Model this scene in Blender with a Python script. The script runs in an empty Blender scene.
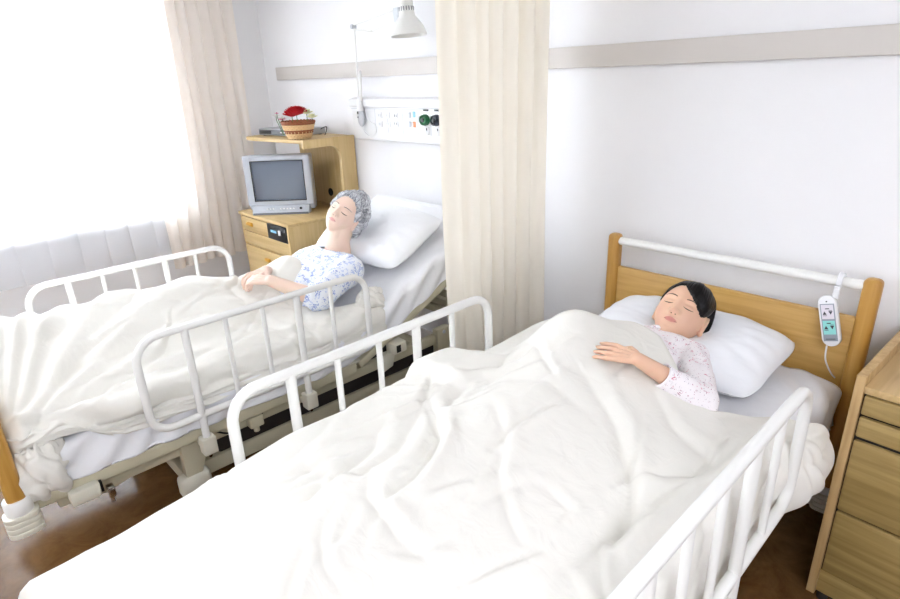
import bpy, bmesh, math, random
import numpy as np
from mathutils import Vector, Matrix
PI = math.pi
random.seed(4)
scene = bpy.context.scene
COL = scene.collection

# ------------------------------------------------------------------ noise
_rs = np.random.RandomState(11)
_T = _rs.rand(256, 256)
def vnoise(x, y):
    x = np.asarray(x, float); y = np.asarray(y, float)
    xi = np.floor(x).astype(int); yi = np.floor(y).astype(int)
    fx = x - xi; fy = y - yi
    fx = fx*fx*fx*(fx*(fx*6-15)+10); fy = fy*fy*fy*(fy*(fy*6-15)+10)
    a = _T[xi & 255, yi & 255]; b = _T[(xi+1) & 255, yi & 255]
    c = _T[xi & 255, (yi+1) & 255]; d = _T[(xi+1) & 255, (yi+1) & 255]
    return (a*(1-fx)+b*fx)*(1-fy)+(c*(1-fx)+d*fx)*fy - .5
def fbm(x, y, o=3):
    s = 0; a = 1
    for i in range(o):
        s = s + a*vnoise(x+17.3*i, y+9.1*i); x = x*2.03; y = y*2.03; a *= .5
    return s
def sstep(a, b, x):
    t = np.clip((np.asarray(x, float)-a)/(b-a), 0, 1)
    return t*t*(3-2*t)

# ------------------------------------------------------------------ materials
def new_mat(name):
    m = bpy.data.materials.new(name); m.use_nodes = True
    nt = m.node_tree; b = nt.nodes['Principled BSDF']
    return m, nt, b
def lin(c):
    return tuple(((v/255)/12.92 if v/255 <= .04045 else ((v/255+.055)/1.055)**2.4) for v in c)+(1,)
def plain(name, rgb, rough=.5, metal=0, bump=0, bscale=200, spec=.5, coat=0, trans=0, var=.03, emit=0):
    m, nt, b = new_mat(name)
    c = lin(rgb)
    tc = nt.nodes.new('ShaderNodeTexCoord')
    n = nt.nodes.new('ShaderNodeTexNoise'); n.inputs['Scale'].default_value = 6; n.inputs['Detail'].default_value = 3
    nt.links.new(tc.outputs['Object'], n.inputs['Vector'])
    mx = nt.nodes.new('ShaderNodeMix'); mx.data_type = 'RGBA'
    mx.inputs[6].default_value = tuple(v*(1-var) for v in c[:3])+(1,)
    mx.inputs[7].default_value = tuple(min(1, v*(1+var)) for v in c[:3])+(1,)
    nt.links.new(n.outputs['Fac'], mx.inputs[0]); nt.links.new(mx.outputs[2], b.inputs['Base Color'])
    b.inputs['Roughness'].default_value = rough; b.inputs['Metallic'].default_value = metal
    b.inputs['Specular IOR Level'].default_value = spec
    b.inputs['Coat Weight'].default_value = coat
    b.inputs['Transmission Weight'].default_value = trans
    if bump:
        n2 = nt.nodes.new('ShaderNodeTexNoise'); n2.inputs['Scale'].default_value = bscale; n2.inputs['Detail'].default_value = 2
        nt.links.new(tc.outputs['Object'], n2.inputs['Vector'])
        bp = nt.nodes.new('ShaderNodeBump'); bp.inputs['Strength'].default_value = bump; bp.inputs['Distance'].default_value = .002
        nt.links.new(n2.outputs['Fac'], bp.inputs['Height']); nt.links.new(bp.outputs['Normal'], b.inputs['Normal'])
    if emit:
        b.inputs['Emission Color'].default_value = c; b.inputs['Emission Strength'].default_value = emit
    return m
def wood(name, rgb_a, rgb_b, axis='Z', rough=.4, scale=1.0):
    m, nt, b = new_mat(name)
    tc = nt.nodes.new('ShaderNodeTexCoord')
    mp = nt.nodes.new('ShaderNodeMapping')
    s = {'X': (2.5, 45, 45), 'Y': (45, 2.5, 45), 'Z': (45, 45, 2.5)}[axis]
    mp.inputs['Scale'].default_value = tuple(v*scale for v in s)
    nt.links.new(tc.outputs['Object'], mp.inputs['Vector'])
    n = nt.nodes.new('ShaderNodeTexNoise'); n.inputs['Scale'].default_value = 1; n.inputs['Detail'].default_value = 5; n.inputs['Distortion'].default_value = .6
    nt.links.new(mp.outputs[0], n.inputs['Vector'])
    r = nt.nodes.new('ShaderNodeValToRGB'); r.color_ramp.elements[0].position = .3; r.color_ramp.elements[1].position = .7
    r.color_ramp.elements[0].color = lin(rgb_a); r.color_ramp.elements[1].color = lin(rgb_b)
    nt.links.new(n.outputs['Fac'], r.inputs[0]); nt.links.new(r.outputs[0], b.inputs['Base Color'])
    b.inputs['Roughness'].default_value = rough
    bp = nt.nodes.new('ShaderNodeBump'); bp.inputs['Strength'].default_value = .12; bp.inputs['Distance'].default_value = .001
    nt.links.new(n.outputs['Fac'], bp.inputs['Height']); nt.links.new(bp.outputs['Normal'], b.inputs['Normal'])
    return m
def fabric(name, rgb, sss=0, weave=900, translucent=0, crumple=.0):
    m, nt, b = new_mat(name)
    b.inputs['Base Color'].default_value = lin(rgb); b.inputs['Roughness'].default_value = .9
    b.inputs['Specular IOR Level'].default_value = .15
    b.inputs['Sheen Weight'].default_value = .15
    tc = nt.nodes.new('ShaderNodeTexCoord')
    n = nt.nodes.new('ShaderNodeTexNoise'); n.inputs['Scale'].default_value = weave; n.inputs['Detail'].default_value = 1
    n3 = nt.nodes.new('ShaderNodeTexNoise'); n3.inputs['Scale'].default_value = 14; n3.inputs['Detail'].default_value = 4; n3.inputs['Distortion'].default_value = 1.2
    nt.links.new(tc.outputs['Object'], n.inputs['Vector']); nt.links.new(tc.outputs['Object'], n3.inputs['Vector'])
    bp = nt.nodes.new('ShaderNodeBump'); bp.inputs['Strength'].default_value = .08; bp.inputs['Distance'].default_value = .0006
    nt.links.new(n.outputs['Fac'], bp.inputs['Height'])
    last = bp
    if crumple:
        b2 = nt.nodes.new('ShaderNodeBump'); b2.inputs['Strength'].default_value = crumple; b2.inputs['Distance'].default_value = .012
        nt.links.new(n3.outputs['Fac'], b2.inputs['Height']); nt.links.new(bp.outputs['Normal'], b2.inputs['Normal']); last = b2
    nt.links.new(last.outputs['Normal'], b.inputs['Normal'])
    if translucent:
        tr = nt.nodes.new('ShaderNodeBsdfTranslucent'); tr.inputs['Color'].default_value = lin(rgb)
        mx = nt.nodes.new('ShaderNodeMixShader'); mx.inputs[0].default_value = translucent
        out = nt.nodes['Material Output']
        nt.links.new(b.outputs[0], mx.inputs[1]); nt.links.new(tr.outputs[0], mx.inputs[2]); nt.links.new(mx.outputs[0], out.inputs[0])
    return m
def print_fabric(name, base, spots, scale, size, density):
    """cotton with small scattered printed sprigs"""
    m, nt, b = new_mat(name)
    tc = nt.nodes.new('ShaderNodeTexCoord')
    dn = nt.nodes.new('ShaderNodeTexNoise'); dn.inputs['Scale'].default_value = scale*2.5; dn.inputs['Detail'].default_value = 2
    nt.links.new(tc.outputs['Object'], dn.inputs['Vector'])
    mv = nt.nodes.new('ShaderNodeMix'); mv.data_type = 'RGBA'; mv.blend_type = 'LINEAR_LIGHT'; mv.inputs[0].default_value = .012*80/scale
    nt.links.new(tc.outputs['Object'], mv.inputs[6]); nt.links.new(dn.outputs['Color'], mv.inputs[7])
    cur = None
    for k, (rgb, off) in enumerate(spots):
        v = nt.nodes.new('ShaderNodeTexVoronoi'); v.inputs['Scale'].default_value = scale*(1+.23*k)
        mp = nt.nodes.new('ShaderNodeMapping'); mp.inputs['Location'].default_value = (off, off*2.1, off*.7)
        nt.links.new(mv.outputs[2], mp.inputs['Vector']); nt.links.new(mp.outputs[0], v.inputs['Vector'])
        lt = nt.nodes.new('ShaderNodeMath'); lt.operation = 'LESS_THAN'; lt.inputs[1].default_value = size
        nt.links.new(v.outputs['Distance'], lt.inputs[0])
        sp = nt.nodes.new('ShaderNodeSeparateColor'); nt.links.new(v.outputs['Color'], sp.inputs[0])
        l2 = nt.nodes.new('ShaderNodeMath'); l2.operation = 'LESS_THAN'; l2.inputs[1].default_value = density
        nt.links.new(sp.outputs[0], l2.inputs[0])
        mu = nt.nodes.new('ShaderNodeMath'); mu.operation = 'MULTIPLY'
        nt.links.new(lt.outputs[0], mu.inputs[0]); nt.links.new(l2.outputs[0], mu.inputs[1])
        mx = nt.nodes.new('ShaderNodeMix'); mx.data_type = 'RGBA'; mx.inputs[7].default_value = lin(rgb)
        if cur is None: mx.inputs[6].default_value = lin(base)
        else: nt.links.new(cur.outputs[2], mx.inputs[6])
        nt.links.new(mu.outputs[0], mx.inputs[0]); cur = mx
    nt.links.new(cur.outputs[2], b.inputs['Base Color'])
    b.inputs['Roughness'].default_value = .85; b.inputs['Specular IOR Level'].default_value = .15
    return m
def skin(name, rgb, lip):
    m, nt, b = new_mat(name)
    at = nt.nodes.new('ShaderNodeAttribute'); at.attribute_name = 'tint'
    mx = nt.nodes.new('ShaderNodeMix'); mx.data_type = 'RGBA'
    mx.inputs[6].default_value = lin(rgb); mx.inputs[7].default_value = lin(lip)
    nt.links.new(at.outputs['Fac'], mx.inputs[0]); nt.links.new(mx.outputs[2], b.inputs['Base Color'])
    b.inputs['Roughness'].default_value = .5; b.inputs['Subsurface Weight'].default_value = .12
    b.inputs['Subsurface Radius'].default_value = (.01, .004, .002); b.inputs['Specular IOR Level'].default_value = .35
    return m
def hair_mat(name, a, b_, rough, bump=.6, sc=(55, 2.2)):
    m, nt, b = new_mat(name)
    tc = nt.nodes.new('ShaderNodeTexCoord')
    at = nt.nodes.new('ShaderNodeAttribute'); at.attribute_name = 'strand'
    mp = nt.nodes.new('ShaderNodeMapping'); mp.inputs['Scale'].default_value = (sc[0], sc[1], 1)
    nt.links.new(at.outputs['Vector'], mp.inputs['Vector'])
    n = nt.nodes.new('ShaderNodeTexNoise'); n.inputs['Scale'].default_value = 1; n.inputs['Detail'].default_value = 3
    nt.links.new(mp.outputs[0], n.inputs['Vector'])
    r = nt.nodes.new('ShaderNodeValToRGB'); r.color_ramp.elements[0].position = .35; r.color_ramp.elements[1].position = .65
    r.color_ramp.elements[0].color = lin(a); r.color_ramp.elements[1].color = lin(b_)
    nt.links.new(n.outputs['Fac'], r.inputs[0]); nt.links.new(r.outputs[0], b.inputs['Base Color'])
    bp = nt.nodes.new('ShaderNodeBump'); bp.inputs['Strength'].default_value = bump; bp.inputs['Distance'].default_value = .002
    n.inputs['Distortion'].default_value = 1.5 if bump < .5 else 0
    nt.links.new(n.outputs['Fac'], bp.inputs['Height']); nt.links.new(bp.outputs['Normal'], b.inputs['Normal'])
    b.inputs['Roughness'].default_value = rough; b.inputs['Specular IOR Level'].default_value = .22
    return m

M = {}
M['wall'] = plain('wall_paper', (246, 245, 246), .9, bump=.35, bscale=260, spec=.2, var=.01)
M['ceiling'] = plain('ceiling_white', (242, 242, 240), .95, spec=.1, var=.01)
M['strip'] = plain('strip_vinyl', (214, 208, 202), .6, var=.02)
M['white_metal'] = plain('white_enamel', (240, 239, 235), .28, var=.01, coat=.2)
M['alum'] = plain('window_aluminium', (205, 208, 218), .4, metal=.3)
M['beige'] = plain('beige_plastic', (203, 196, 170), .45, var=.02)
M['beige_pale'] = plain('pale_beige_plastic', (225, 221, 205), .45, var=.02)
M['dark'] = plain('dark_steel', (52, 48, 46), .5)
M['black'] = plain('black_plastic', (18, 18, 20), .35)
M['chrome'] = plain('chrome', (200, 200, 200), .2, metal=1)
M['oak'] = wood('golden_oak', (196, 152, 80), (214, 174, 104), 'X', .32)
M['oak_post'] = wood('golden_oak_post', (182, 132, 58), (204, 158, 82), 'Z', .3)
M['beech'] = wood('light_beech', (196, 166, 112), (214, 186, 134), 'X', .45)
M['beech_side'] = wood('light_beech_side', (200, 170, 114), (216, 189, 138), 'Z', .45)
M['ash'] = wood('ash_drawer', (150, 124, 72), (182, 156, 100), 'X', .45)
M['ash_edge'] = wood('ash_edge', (176, 142, 92), (204, 172, 122), 'Z', .45)
M['ash_top'] = wood('ash_top', (190, 158, 106), (212, 182, 132), 'Y', .45)
M['duvet'] = fabric('cream_duvet_cotton', (238, 235, 227), crumple=.22)
M['sheet'] = fabric('white_sheet_cotton', (243, 243, 246), crumple=.25)
M['pillow'] = fabric('white_pillow_cotton', (245, 246, 249), crumple=.12)
M['drape'] = fabric('peach_drape', (255, 249, 242), translucent=.6)
M['privacy'] = fabric('cream_privacy_curtain', (253, 246, 232), translucent=.3)
M['gray_tv'] = plain('tv_silver_plastic', (192, 196, 203), .4)
M['gray_dark'] = plain('tv_grey_plastic', (105, 108, 114), .45)
M['silver'] = plain('player_silver', (185, 186, 190), .35, metal=.5)
M['white_plastic'] = plain('white_plastic', (240, 240, 240), .35, var=.01)
M['gray_plastic'] = plain('pale_grey_plastic', (205, 208, 212), .45)
M['green'] = plain('green_valve', (26, 110, 62), .35)
M['navy'] = plain('navy_valve', (26, 32, 48), .3)
M['skyblue'] = plain('pale_blue_label', (150, 205, 235), .5)
M['orange'] = plain('orange_label', (240, 150, 100), .5)
M['red'] = plain('red_petal', (205, 18, 30), .7, var=.2)
M['pinkp'] = plain('pink_petal', (232, 140, 175), .7, var=.1)
M['whitep'] = plain('white_petal', (246, 244, 236), .7)
M['yellowp'] = plain('cream_petal', (238, 236, 190), .7)
M['leaf'] = plain('leaf_green', (80, 120, 60), .6, var=.2)
M['wicker'] = plain('wicker_cane', (226, 190, 138), .6, var=.12)
M['wicker_dark'] = plain('dark_wicker_cane', (150, 84, 48), .6, var=.12)
M['teal'] = plain('aqua_label', (150, 222, 216), .5)
M['pinklabel'] = plain('lilac_label', (228, 222, 230), .5)
M['graylabel'] = plain('grey_label', (150, 158, 168), .5)
M['ink'] = plain('dark_ink', (70, 72, 78), .6)
M['knob'] = plain('amber_knob', (214, 160, 60), .4)
M['lash'] = plain('lash', (28, 20, 18), .6)
M['brow_dark'] = plain('brow_dark', (84, 60, 50), .7)
M['brow_gray'] = plain('brow_grey', (120, 108, 104), .7)
M['cup'] = plain('white_china', (238, 238, 240), .2)

# floor: brown marbled vinyl, waxed
def floor_mat():
    m, nt, b = new_mat('brown_marbled_vinyl')
    tc = nt.nodes.new('ShaderNodeTexCoord')
    n = nt.nodes.new('ShaderNodeTexNoise'); n.inputs['Scale'].default_value = 9; n.inputs['Detail'].default_value = 8; n.inputs['Roughness'].default_value = .7; n.inputs['Distortion'].default_value = .8
    nt.links.new(tc.outputs['Object'], n.inputs['Vector'])
    r = nt.nodes.new('ShaderNodeValToRGB')
    r.color_ramp.elements[0].position = .3; r.color_ramp.elements[1].position = .72
    r.color_ramp.elements[0].color = lin((88, 60, 32)); r.color_ramp.elements[1].color = lin((124, 90, 54))
    nt.links.new(n.outputs['Fac'], r.inputs[0]); nt.links.new(r.outputs[0], b.inputs['Base Color'])
    n2 = nt.nodes.new('ShaderNodeTexNoise'); n2.inputs['Scale'].default_value = 30; n2.inputs['Detail'].default_value = 3
    nt.links.new(tc.outputs['Object'], n2.inputs['Vector'])
    bp = nt.nodes.new('ShaderNodeBump'); bp.inputs['Strength'].default_value = .12; bp.inputs['Distance'].default_value = .003
    nt.links.new(n2.outputs['Fac'], bp.inputs['Height']); nt.links.new(bp.outputs['Normal'], b.inputs['Normal'])
    b.inputs['Roughness'].default_value = .15; b.inputs['Specular IOR Level'].default_value = .15
    return m
M['floor'] = floor_mat()

def sheer_mat():
    m, nt, b = new_mat('white_sheer_voile')
    out = nt.nodes['Material Output']
    tr = nt.nodes.new('ShaderNodeBsdfTransparent'); tr.inputs[0].default_value = (1, 1, 1, 1)
    tl = nt.nodes.new('ShaderNodeBsdfTranslucent'); tl.inputs[0].default_value = (.93, .94, .97, 1)
    df = nt.nodes.new('ShaderNodeBsdfDiffuse'); df.inputs[0].default_value = (.93, .94, .97, 1)
    m1 = nt.nodes.new('ShaderNodeMixShader'); m1.inputs[0].default_value = .5
    nt.links.new(tl.outputs[0], m1.inputs[1]); nt.links.new(df.outputs[0], m1.inputs[2])
    m2 = nt.nodes.new('ShaderNodeMixShader'); m2.inputs[0].default_value = .62
    nt.links.new(tr.outputs[0], m2.inputs[1]); nt.links.new(m1.outputs[0], m2.inputs[2])
    nt.links.new(m2.outputs[0], out.inputs[0])
    return m
M['sheer'] = sheer_mat()
def glass_mat():
    m, nt, b = new_mat('clear_glass')
    out = nt.nodes['Material Output']
    tr = nt.nodes.new('ShaderNodeBsdfTransparent'); gl = nt.nodes.new('ShaderNodeBsdfGlossy'); gl.inputs['Roughness'].default_value = .02
    fr = nt.nodes.new('ShaderNodeFresnel'); fr.inputs[0].default_value = 1.3
    mx = nt.nodes.new('ShaderNodeMixShader')
    nt.links.new(fr.outputs[0], mx.inputs[0]); nt.links.new(tr.outputs[0], mx.inputs[1]); nt.links.new(gl.outputs[0], mx.inputs[2])
    nt.links.new(mx.outputs[0], out.inputs[0]); return m
M['glass'] = glass_mat()
def screen_mat():
    m, nt, b = new_mat('tv_glass')
    b.inputs['Base Color'].default_value = lin((104, 114, 130)); b.inputs['Roughness'].default_value = .12
    b.inputs['Coat Weight'].default_value = .6; b.inputs['Coat Roughness'].default_value = .05
    return m
M['screen'] = screen_mat()
M['skin_girl'] = skin('light_skin_warm', (230, 188, 160), (196, 96, 104))
M['skin_elder'] = skin('light_skin_pale', (240, 212, 194), (214, 140, 136))
M['hair_black'] = hair_mat('black_hair', (8, 7, 9), (20, 17, 19), .38)
M['hair_gray'] = hair_mat('grey_hair', (122, 124, 132), (222, 224, 229), .6, .3, (24, 4))
M['pyj_girl'] = print_fabric('pink_sprig_cotton', (246, 240, 242), [((214, 120, 146), 0.0), ((176, 96, 128), 3.3), ((178, 168, 176), 7.7)], 66, .22, .36)
M['pyj_elder'] = print_fabric('blue_flower_cotton', (240, 243, 250), [((188, 200, 234), 0.0), ((160, 176, 222), 2.3), ((206, 216, 242), 6.1)], 30, .36, .5)

# ------------------------------------------------------------------ mesh helpers
class MB:
    """collects shapes into one mesh"""
    def __init__(s): s.bm = bmesh.new()
    def _add(s, fn, mtx):
        n = len(s.bm.verts); r = fn()
        vs = r['verts'] if isinstance(r, dict) else r
        bmesh.ops.transform(s.bm, matrix=mtx, verts=vs); return vs
    def box(s, lo, hi, bev=0, seg=2, mtx=None):
        lo = Vector(lo); hi = Vector(hi); c = (lo+hi)/2; d = hi-lo
        b2 = bmesh.new(); bmesh.ops.create_cube(b2, size=1)
        bmesh.ops.scale(b2, vec=d, verts=b2.verts)
        if bev: bmesh.ops.bevel(b2, geom=b2.edges[:], offset=min(bev, min(d)*.49), segments=seg, affect='EDGES', profile=.5)
        bmesh.ops.translate(b2, vec=c, verts=b2.verts)
        if mtx is not None: bmesh.ops.transform(b2, matrix=mtx, verts=b2.verts)
        s.merge(b2); return s
    def merge(s, b2):
        me = bpy.data.meshes.new('tmp'); b2.to_mesh(me); b2.free(); s.bm.from_mesh(me); bpy.data.meshes.remove(me)
    def tube(s, pts, r, seg=12, caps=True, closed=False):
        pts = [Vector(p) for p in pts]; n = len(pts)
        rr = r if hasattr(r, '__len__') else [r]*n
        tans = []
        for i in range(n):
            if closed: t = pts[(i+1) % n]-pts[(i-1) % n]
            else: t = pts[min(i+1, n-1)]-pts[max(i-1, 0)]
            tans.append(t.normalized())
        up = Vector((0, 0, 1)) if abs(tans[0].z) < .9 else Vector((1, 0, 0))
        nrm = (up-tans[0]*up.dot(tans[0])).normalized(); rings = []
        for i in range(n):
            if i:
                nrm = (nrm-tans[i]*nrm.dot(tans[i]))
                nrm.normalize()
            bi = tans[i].cross(nrm)
            rings.append([s.bm.verts.new(pts[i]+(nrm*math.cos(2*PI*k/seg)+bi*math.sin(2*PI*k/seg))*rr[i]) for k in range(seg)])
        m = n if closed else n-1
        for i in range(m):
            a = rings[i]; b = rings[(i+1) % n]
            for k in range(seg):
                s.bm.faces.new((a[k], a[(k+1) % seg], b[(k+1) % seg], b[k]))
        if caps and not closed:
            s.bm.faces.new(rings[0][::-1]); s.bm.faces.new(rings[-1])
        return s
    def lathe(s, prof, seg=28, mtx=None):
        b2 = bmesh.new(); rings = []
        for (r, z) in prof:
            if r < 1e-6: rings.append([b2.verts.new((0, 0, z))])
            else: rings.append([b2.verts.new((r*math.cos(2*PI*k/seg), r*math.sin(2*PI*k/seg), z)) for k in range(seg)])
        for a, b in zip(rings, rings[1:]):
            for k in range(seg):
                q = [a[k % len(a)], a[(k+1) % len(a)], b[(k+1) % len(b)], b[k % len(b)]]
                u = []
                for v in q:
                    if v not in u: u.append(v)
                if len(u) > 2: b2.faces.new(u)
        if mtx is not None: bmesh.ops.transform(b2, matrix=mtx, verts=b2.verts)
        s.merge(b2); return s
    def prism(s, poly, axis, a, b, bev=0):
        """polygon (2D) extruded along axis from a to b"""
        b2 = bmesh.new()
        def P(u, v, w):
            return {'x': (w, u, v), 'y': (u, w, v), 'z': (u, v, w)}[axis]
        A = [b2.verts.new(P(u, v, a)) for u, v in poly]; B = [b2.verts.new(P(u, v, b)) for u, v in poly]
        b2.faces.new(A); b2.faces.new(B[::-1]); n = len(A)
        for i in range(n): b2.faces.new((A[i], B[i], B[(i+1) % n], A[(i+1) % n]))
        bmesh.ops.recalc_face_normals(b2, faces=b2.faces)
        if bev: bmesh.ops.bevel(b2, geom=b2.edges[:], offset=bev, segments=2, affect='EDGES', profile=.5)
        s.merge(b2); return s
    def build(s, name, mat, parent=None, smooth=True, angle=40, loc=None):
        bmesh.ops.recalc_face_normals(s.bm, faces=s.bm.faces)
        me = bpy.data.meshes.new(name); s.bm.to_mesh(me); s.bm.free()
        o = bpy.data.objects.new(name, me); COL.objects.link(o)
        me.materials.append(mat)
        if smooth:
            for p in me.polygons: p.use_smooth = True
            try: me.set_sharp_from_angle(angle=math.radians(angle))
            except Exception: pass
        if parent is not None:
            o.parent = parent
        if loc is not None: o.location = loc
        return o
def world_to(parent, o):
    """o was built in world coordinates; keep it there under its parent"""
    o.parent = parent
    off = -world_loc(parent)
    o.data.transform(Matrix.Translation(off))
    return o
def world_loc(o):
    v = Vector(o.location); p = o.parent
    while p is not None: v = v+Vector(p.location); p = p.parent
    return v
def tag(o, label=None, cat=None, group=None, kind=None):
    if label: o['label'] = label
    if cat: o['category'] = cat
    if group: o['group'] = group
    if kind: o['kind'] = kind
    return o
def thing(name, loc, label, cat, group=None):
    o = bpy.data.objects.new(name, None); COL.objects.link(o); o.location = loc
    o.empty_display_size = .1
    return tag(o, label, cat, group)
def part(mb, name, mat, parent, label=None, **k):
    o = mb.build(name, mat, **k)
    world_to(parent, o)
    if label: o['label'] = label
    return o
def single(mb, name, mat, base, label, cat, group=None, **k):
    o = mb.build(name, mat, **k)
    o.data.transform(Matrix.Translation(-Vector(base))); o.location = base
    return tag(o, label, cat, group)
def struct(mb, name, mat, parent=None, **k):
    o = mb.build(name, mat, **k)
    if parent: world_to(parent, o)
    else: o['kind'] = 'structure'
    return o
def grid(name, P, mat, base=None, wrap=False, attr=None):
    n, m = P.shape[:2]
    co = P.reshape(-1, 3).copy()
    if base is not None: co = co-np.array(base)
    idx = np.arange(n*m).reshape(n, m)
    if wrap: idx = np.concatenate([idx, idx[:, :1]], 1)
    q = np.stack([idx[:-1, :-1], idx[1:, :-1], idx[1:, 1:], idx[:-1, 1:]], -1).reshape(-1, 4)
    me = bpy.data.meshes.new(name)
    me.from_pydata(co.tolist(), [], q.tolist()); me.update()
    for p in me.polygons: p.use_smooth = True
    me.materials.append(mat)
    o = bpy.data.objects.new(name, me); COL.objects.link(o)
    if base is not None: o.location = base
    return o
def arc(c, r, a0, a1, ax0, ax1, n=8):
    """arc points about c in the plane of unit vectors ax0, ax1"""
    c = Vector(c); ax0 = Vector(ax0); ax1 = Vector(ax1)
    return [c+ax0*(r*math.cos(a0+(a1-a0)*i/n))+ax1*(r*math.sin(a0+(a1-a0)*i/n)) for i in range(n+1)]

# ------------------------------------------------------------------ room
XW, XR, YF, ZC = -4.4, 1.9, -4.6, 2.55
def build_room():
    struct(MB().box((XW-.2, YF-.2, -.1), (XR+.2, .2, 0)), 'floor', M['floor'], smooth=False)
    struct(MB().box((XW-.2, YF-.2, ZC), (XR+.2, .2, ZC+.1)), 'ceiling', M['ceiling'], smooth=False)
    struct(MB().box((XW-.2, 0, 0), (XR+.2, .15, ZC)), 'wall_back', M['wall'], smooth=False)
    struct(MB().box((XR, YF, 0), (XR+.15, 0, ZC)), 'wall_right', M['wall'], smooth=False)
    struct(MB().box((XW-.2, YF-.15, 0), (XR+.2, YF, ZC)), 'wall_front', M['wall'], smooth=False)
    y0, y1, z0, z1 = -4.1, -.78, .80, 2.3
    w = MB()
    w.box((XW-.18, YF, 0), (XW, 0, z0)); w.box((XW-.18, YF, z1), (XW, 0, ZC))
    w.box((XW-.18, YF, z0), (XW, y0, z1)); w.box((XW-.18, y1, z0), (XW, 0, z1))
    struct(w, 'wall_left', M['wall'], smooth=False)
    f = MB(); t = .045
    xa, xb = XW-.10, XW-.04
    f.box((xa, y0, z0), (xb, y1, z0+t)); f.box((xa, y0, z1-t), (xb, y1, z1))
    f.box((xa, y0, z0), (xb, y0+t, z1)); f.box((xa, y1-t, z0), (xb, y1, z1))
    f.box((xa-.01, -1.53, z0), (xb+.01, -1.44, z1))
    f.box((xa-.01, -2.50, z0), (xb, -2.42, z1)); f.box((xa-.01, -3.34, z0), (xb, -3.27, z1))
    fo = struct(f, 'window_1', M['alum'], smooth=False)
    g = MB().box((XW-.072, y0+.03, z0+.03), (XW-.066, y1-.03, z1-.03)).build('pane', M['glass'], smooth=False); g.parent = fo
    s = MB().box((XW-.02, y0-.04, z0-.03), (XW+.035, y1+.04, z0), .004).build('window_sill', M['white_metal']); s.parent = fo
    # handrail strips on the head wall
    struct(MB().box((-4.19, -.03, 1.665), (XR, 0, 1.752), .004), 'trim_1', M['strip'])
    struct(MB().box((XW, -.012, 0), (XR, 0, .09), .003), 'baseboard_back', M['strip'])
    struct(MB().box((XW, YF, 0), (XW+.012, -.012, .09), .003), 'baseboard_left', M['strip'])
build_room()

# ------------------------------------------------------------------ curtains
def pleats(name, mat, path, z0, z1, amp, wl, seed, label, cat, flare=.3, nz=60, base=None, hemwave=.01, sharp=.7, group=None):
    """path: list of (x,y) ; folds are displaced across the path"""
    pts = [Vector((p[0], p[1])) for p in path]
    L = [0]
    for a, b in zip(pts, pts[1:]): L.append(L[-1]+(b-a).length)
    tot = L[-1]; n = max(60, int(tot/.006))
    s = np.linspace(0, tot, n)
    px = np.interp(s, L, [p.x for p in pts]); py = np.interp(s, L, [p.y for p in pts])
    tx = np.gradient(px); ty = np.gradient(py); l = np.hypot(tx, ty); tx /= l; ty /= l
    z = np.linspace(z1, z0, nz)
    S, Z = np.meshgrid(s, z)
    k = (z1-Z)/(z1-z0)
    ph = S/wl*2*PI+3.0*vnoise(S*1.1/wl/3+seed, k*.6+seed)*2
    wv = np.sin(ph); wv = np.sign(wv)*np.abs(wv)**sharp
    A = amp*(.55+flare*k+.7*vnoise(S/wl*.7+seed*3, k*.8))
    d = wv*A + .35*amp*vnoise(S/wl*2.1, k*2.0+seed)
    sh = .25*wl*np.cos(ph)*.5+.02*vnoise(S*4+seed, k*2)*k
    X = px[None, :]-ty[None, :]*d+tx[None, :]*sh; Y = py[None, :]+tx[None, :]*d+ty[None, :]*sh
    Zz = Z+hemwave*k**8*vnoise(S/wl*.8, 0*S)*2
    P = np.stack([X, Y, Zz], -1)
    b = base or (float(px.mean()), float(py.mean()), z1)
    o = grid(name, P, mat, b)
    tag(o, label, cat, group)
    return o
pleats('sheer_curtain', M['sheer'], [(-4.33, -4.3), (-4.33, -.62)], .52, 2.42, .009, .17, 2.0,
       'white sheer voile curtain glowing across the whole window', 'curtain', flare=.3, sharp=1)
pleats('window_drape', M['drape'], [(-4.27, -.99), (-4.27, -.27)], .43, 2.44, .034, .082, 5.0,
       'peach pleated drape gathered beside the window near the television cabinet', 'curtain', flare=.25, hemwave=.02)
pleats('privacy_curtain', M['privacy'], [(-1.742, -.678), (-1.70, -.57), (-1.73, -.40), (-1.682, -.11)], .28, 2.44, .026, .085, 9.0,
       'cream privacy curtain bunched between the two beds', 'curtain', flare=.15, hemwave=.02)
def rail(name, a, b, label):
    m = MB(); m.box((min(a[0], b[0])-.012, min(a[1], b[1])-.0, 2.45), (max(a[0], b[0])+.012, max(a[1], b[1]), 2.475), .003)
    y = a[1]
    while y < b[1]:
        m.box((a[0]-.006, y, 2.47), (a[0]+.006, y+.02, ZC)); y += .6
    single(m, name, M['white_metal'], (a[0], (a[1]+b[1])/2, 2.45), label, 'curtain rail')
rail('curtain_rail', (-4.30, -4.4), (-4.30, -.2), 'white ceiling track carrying the window curtains')
rail('curtain_rail', (-1.72, -3.2), (-1.72, -.05), 'white ceiling track carrying the privacy curtain')

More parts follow.
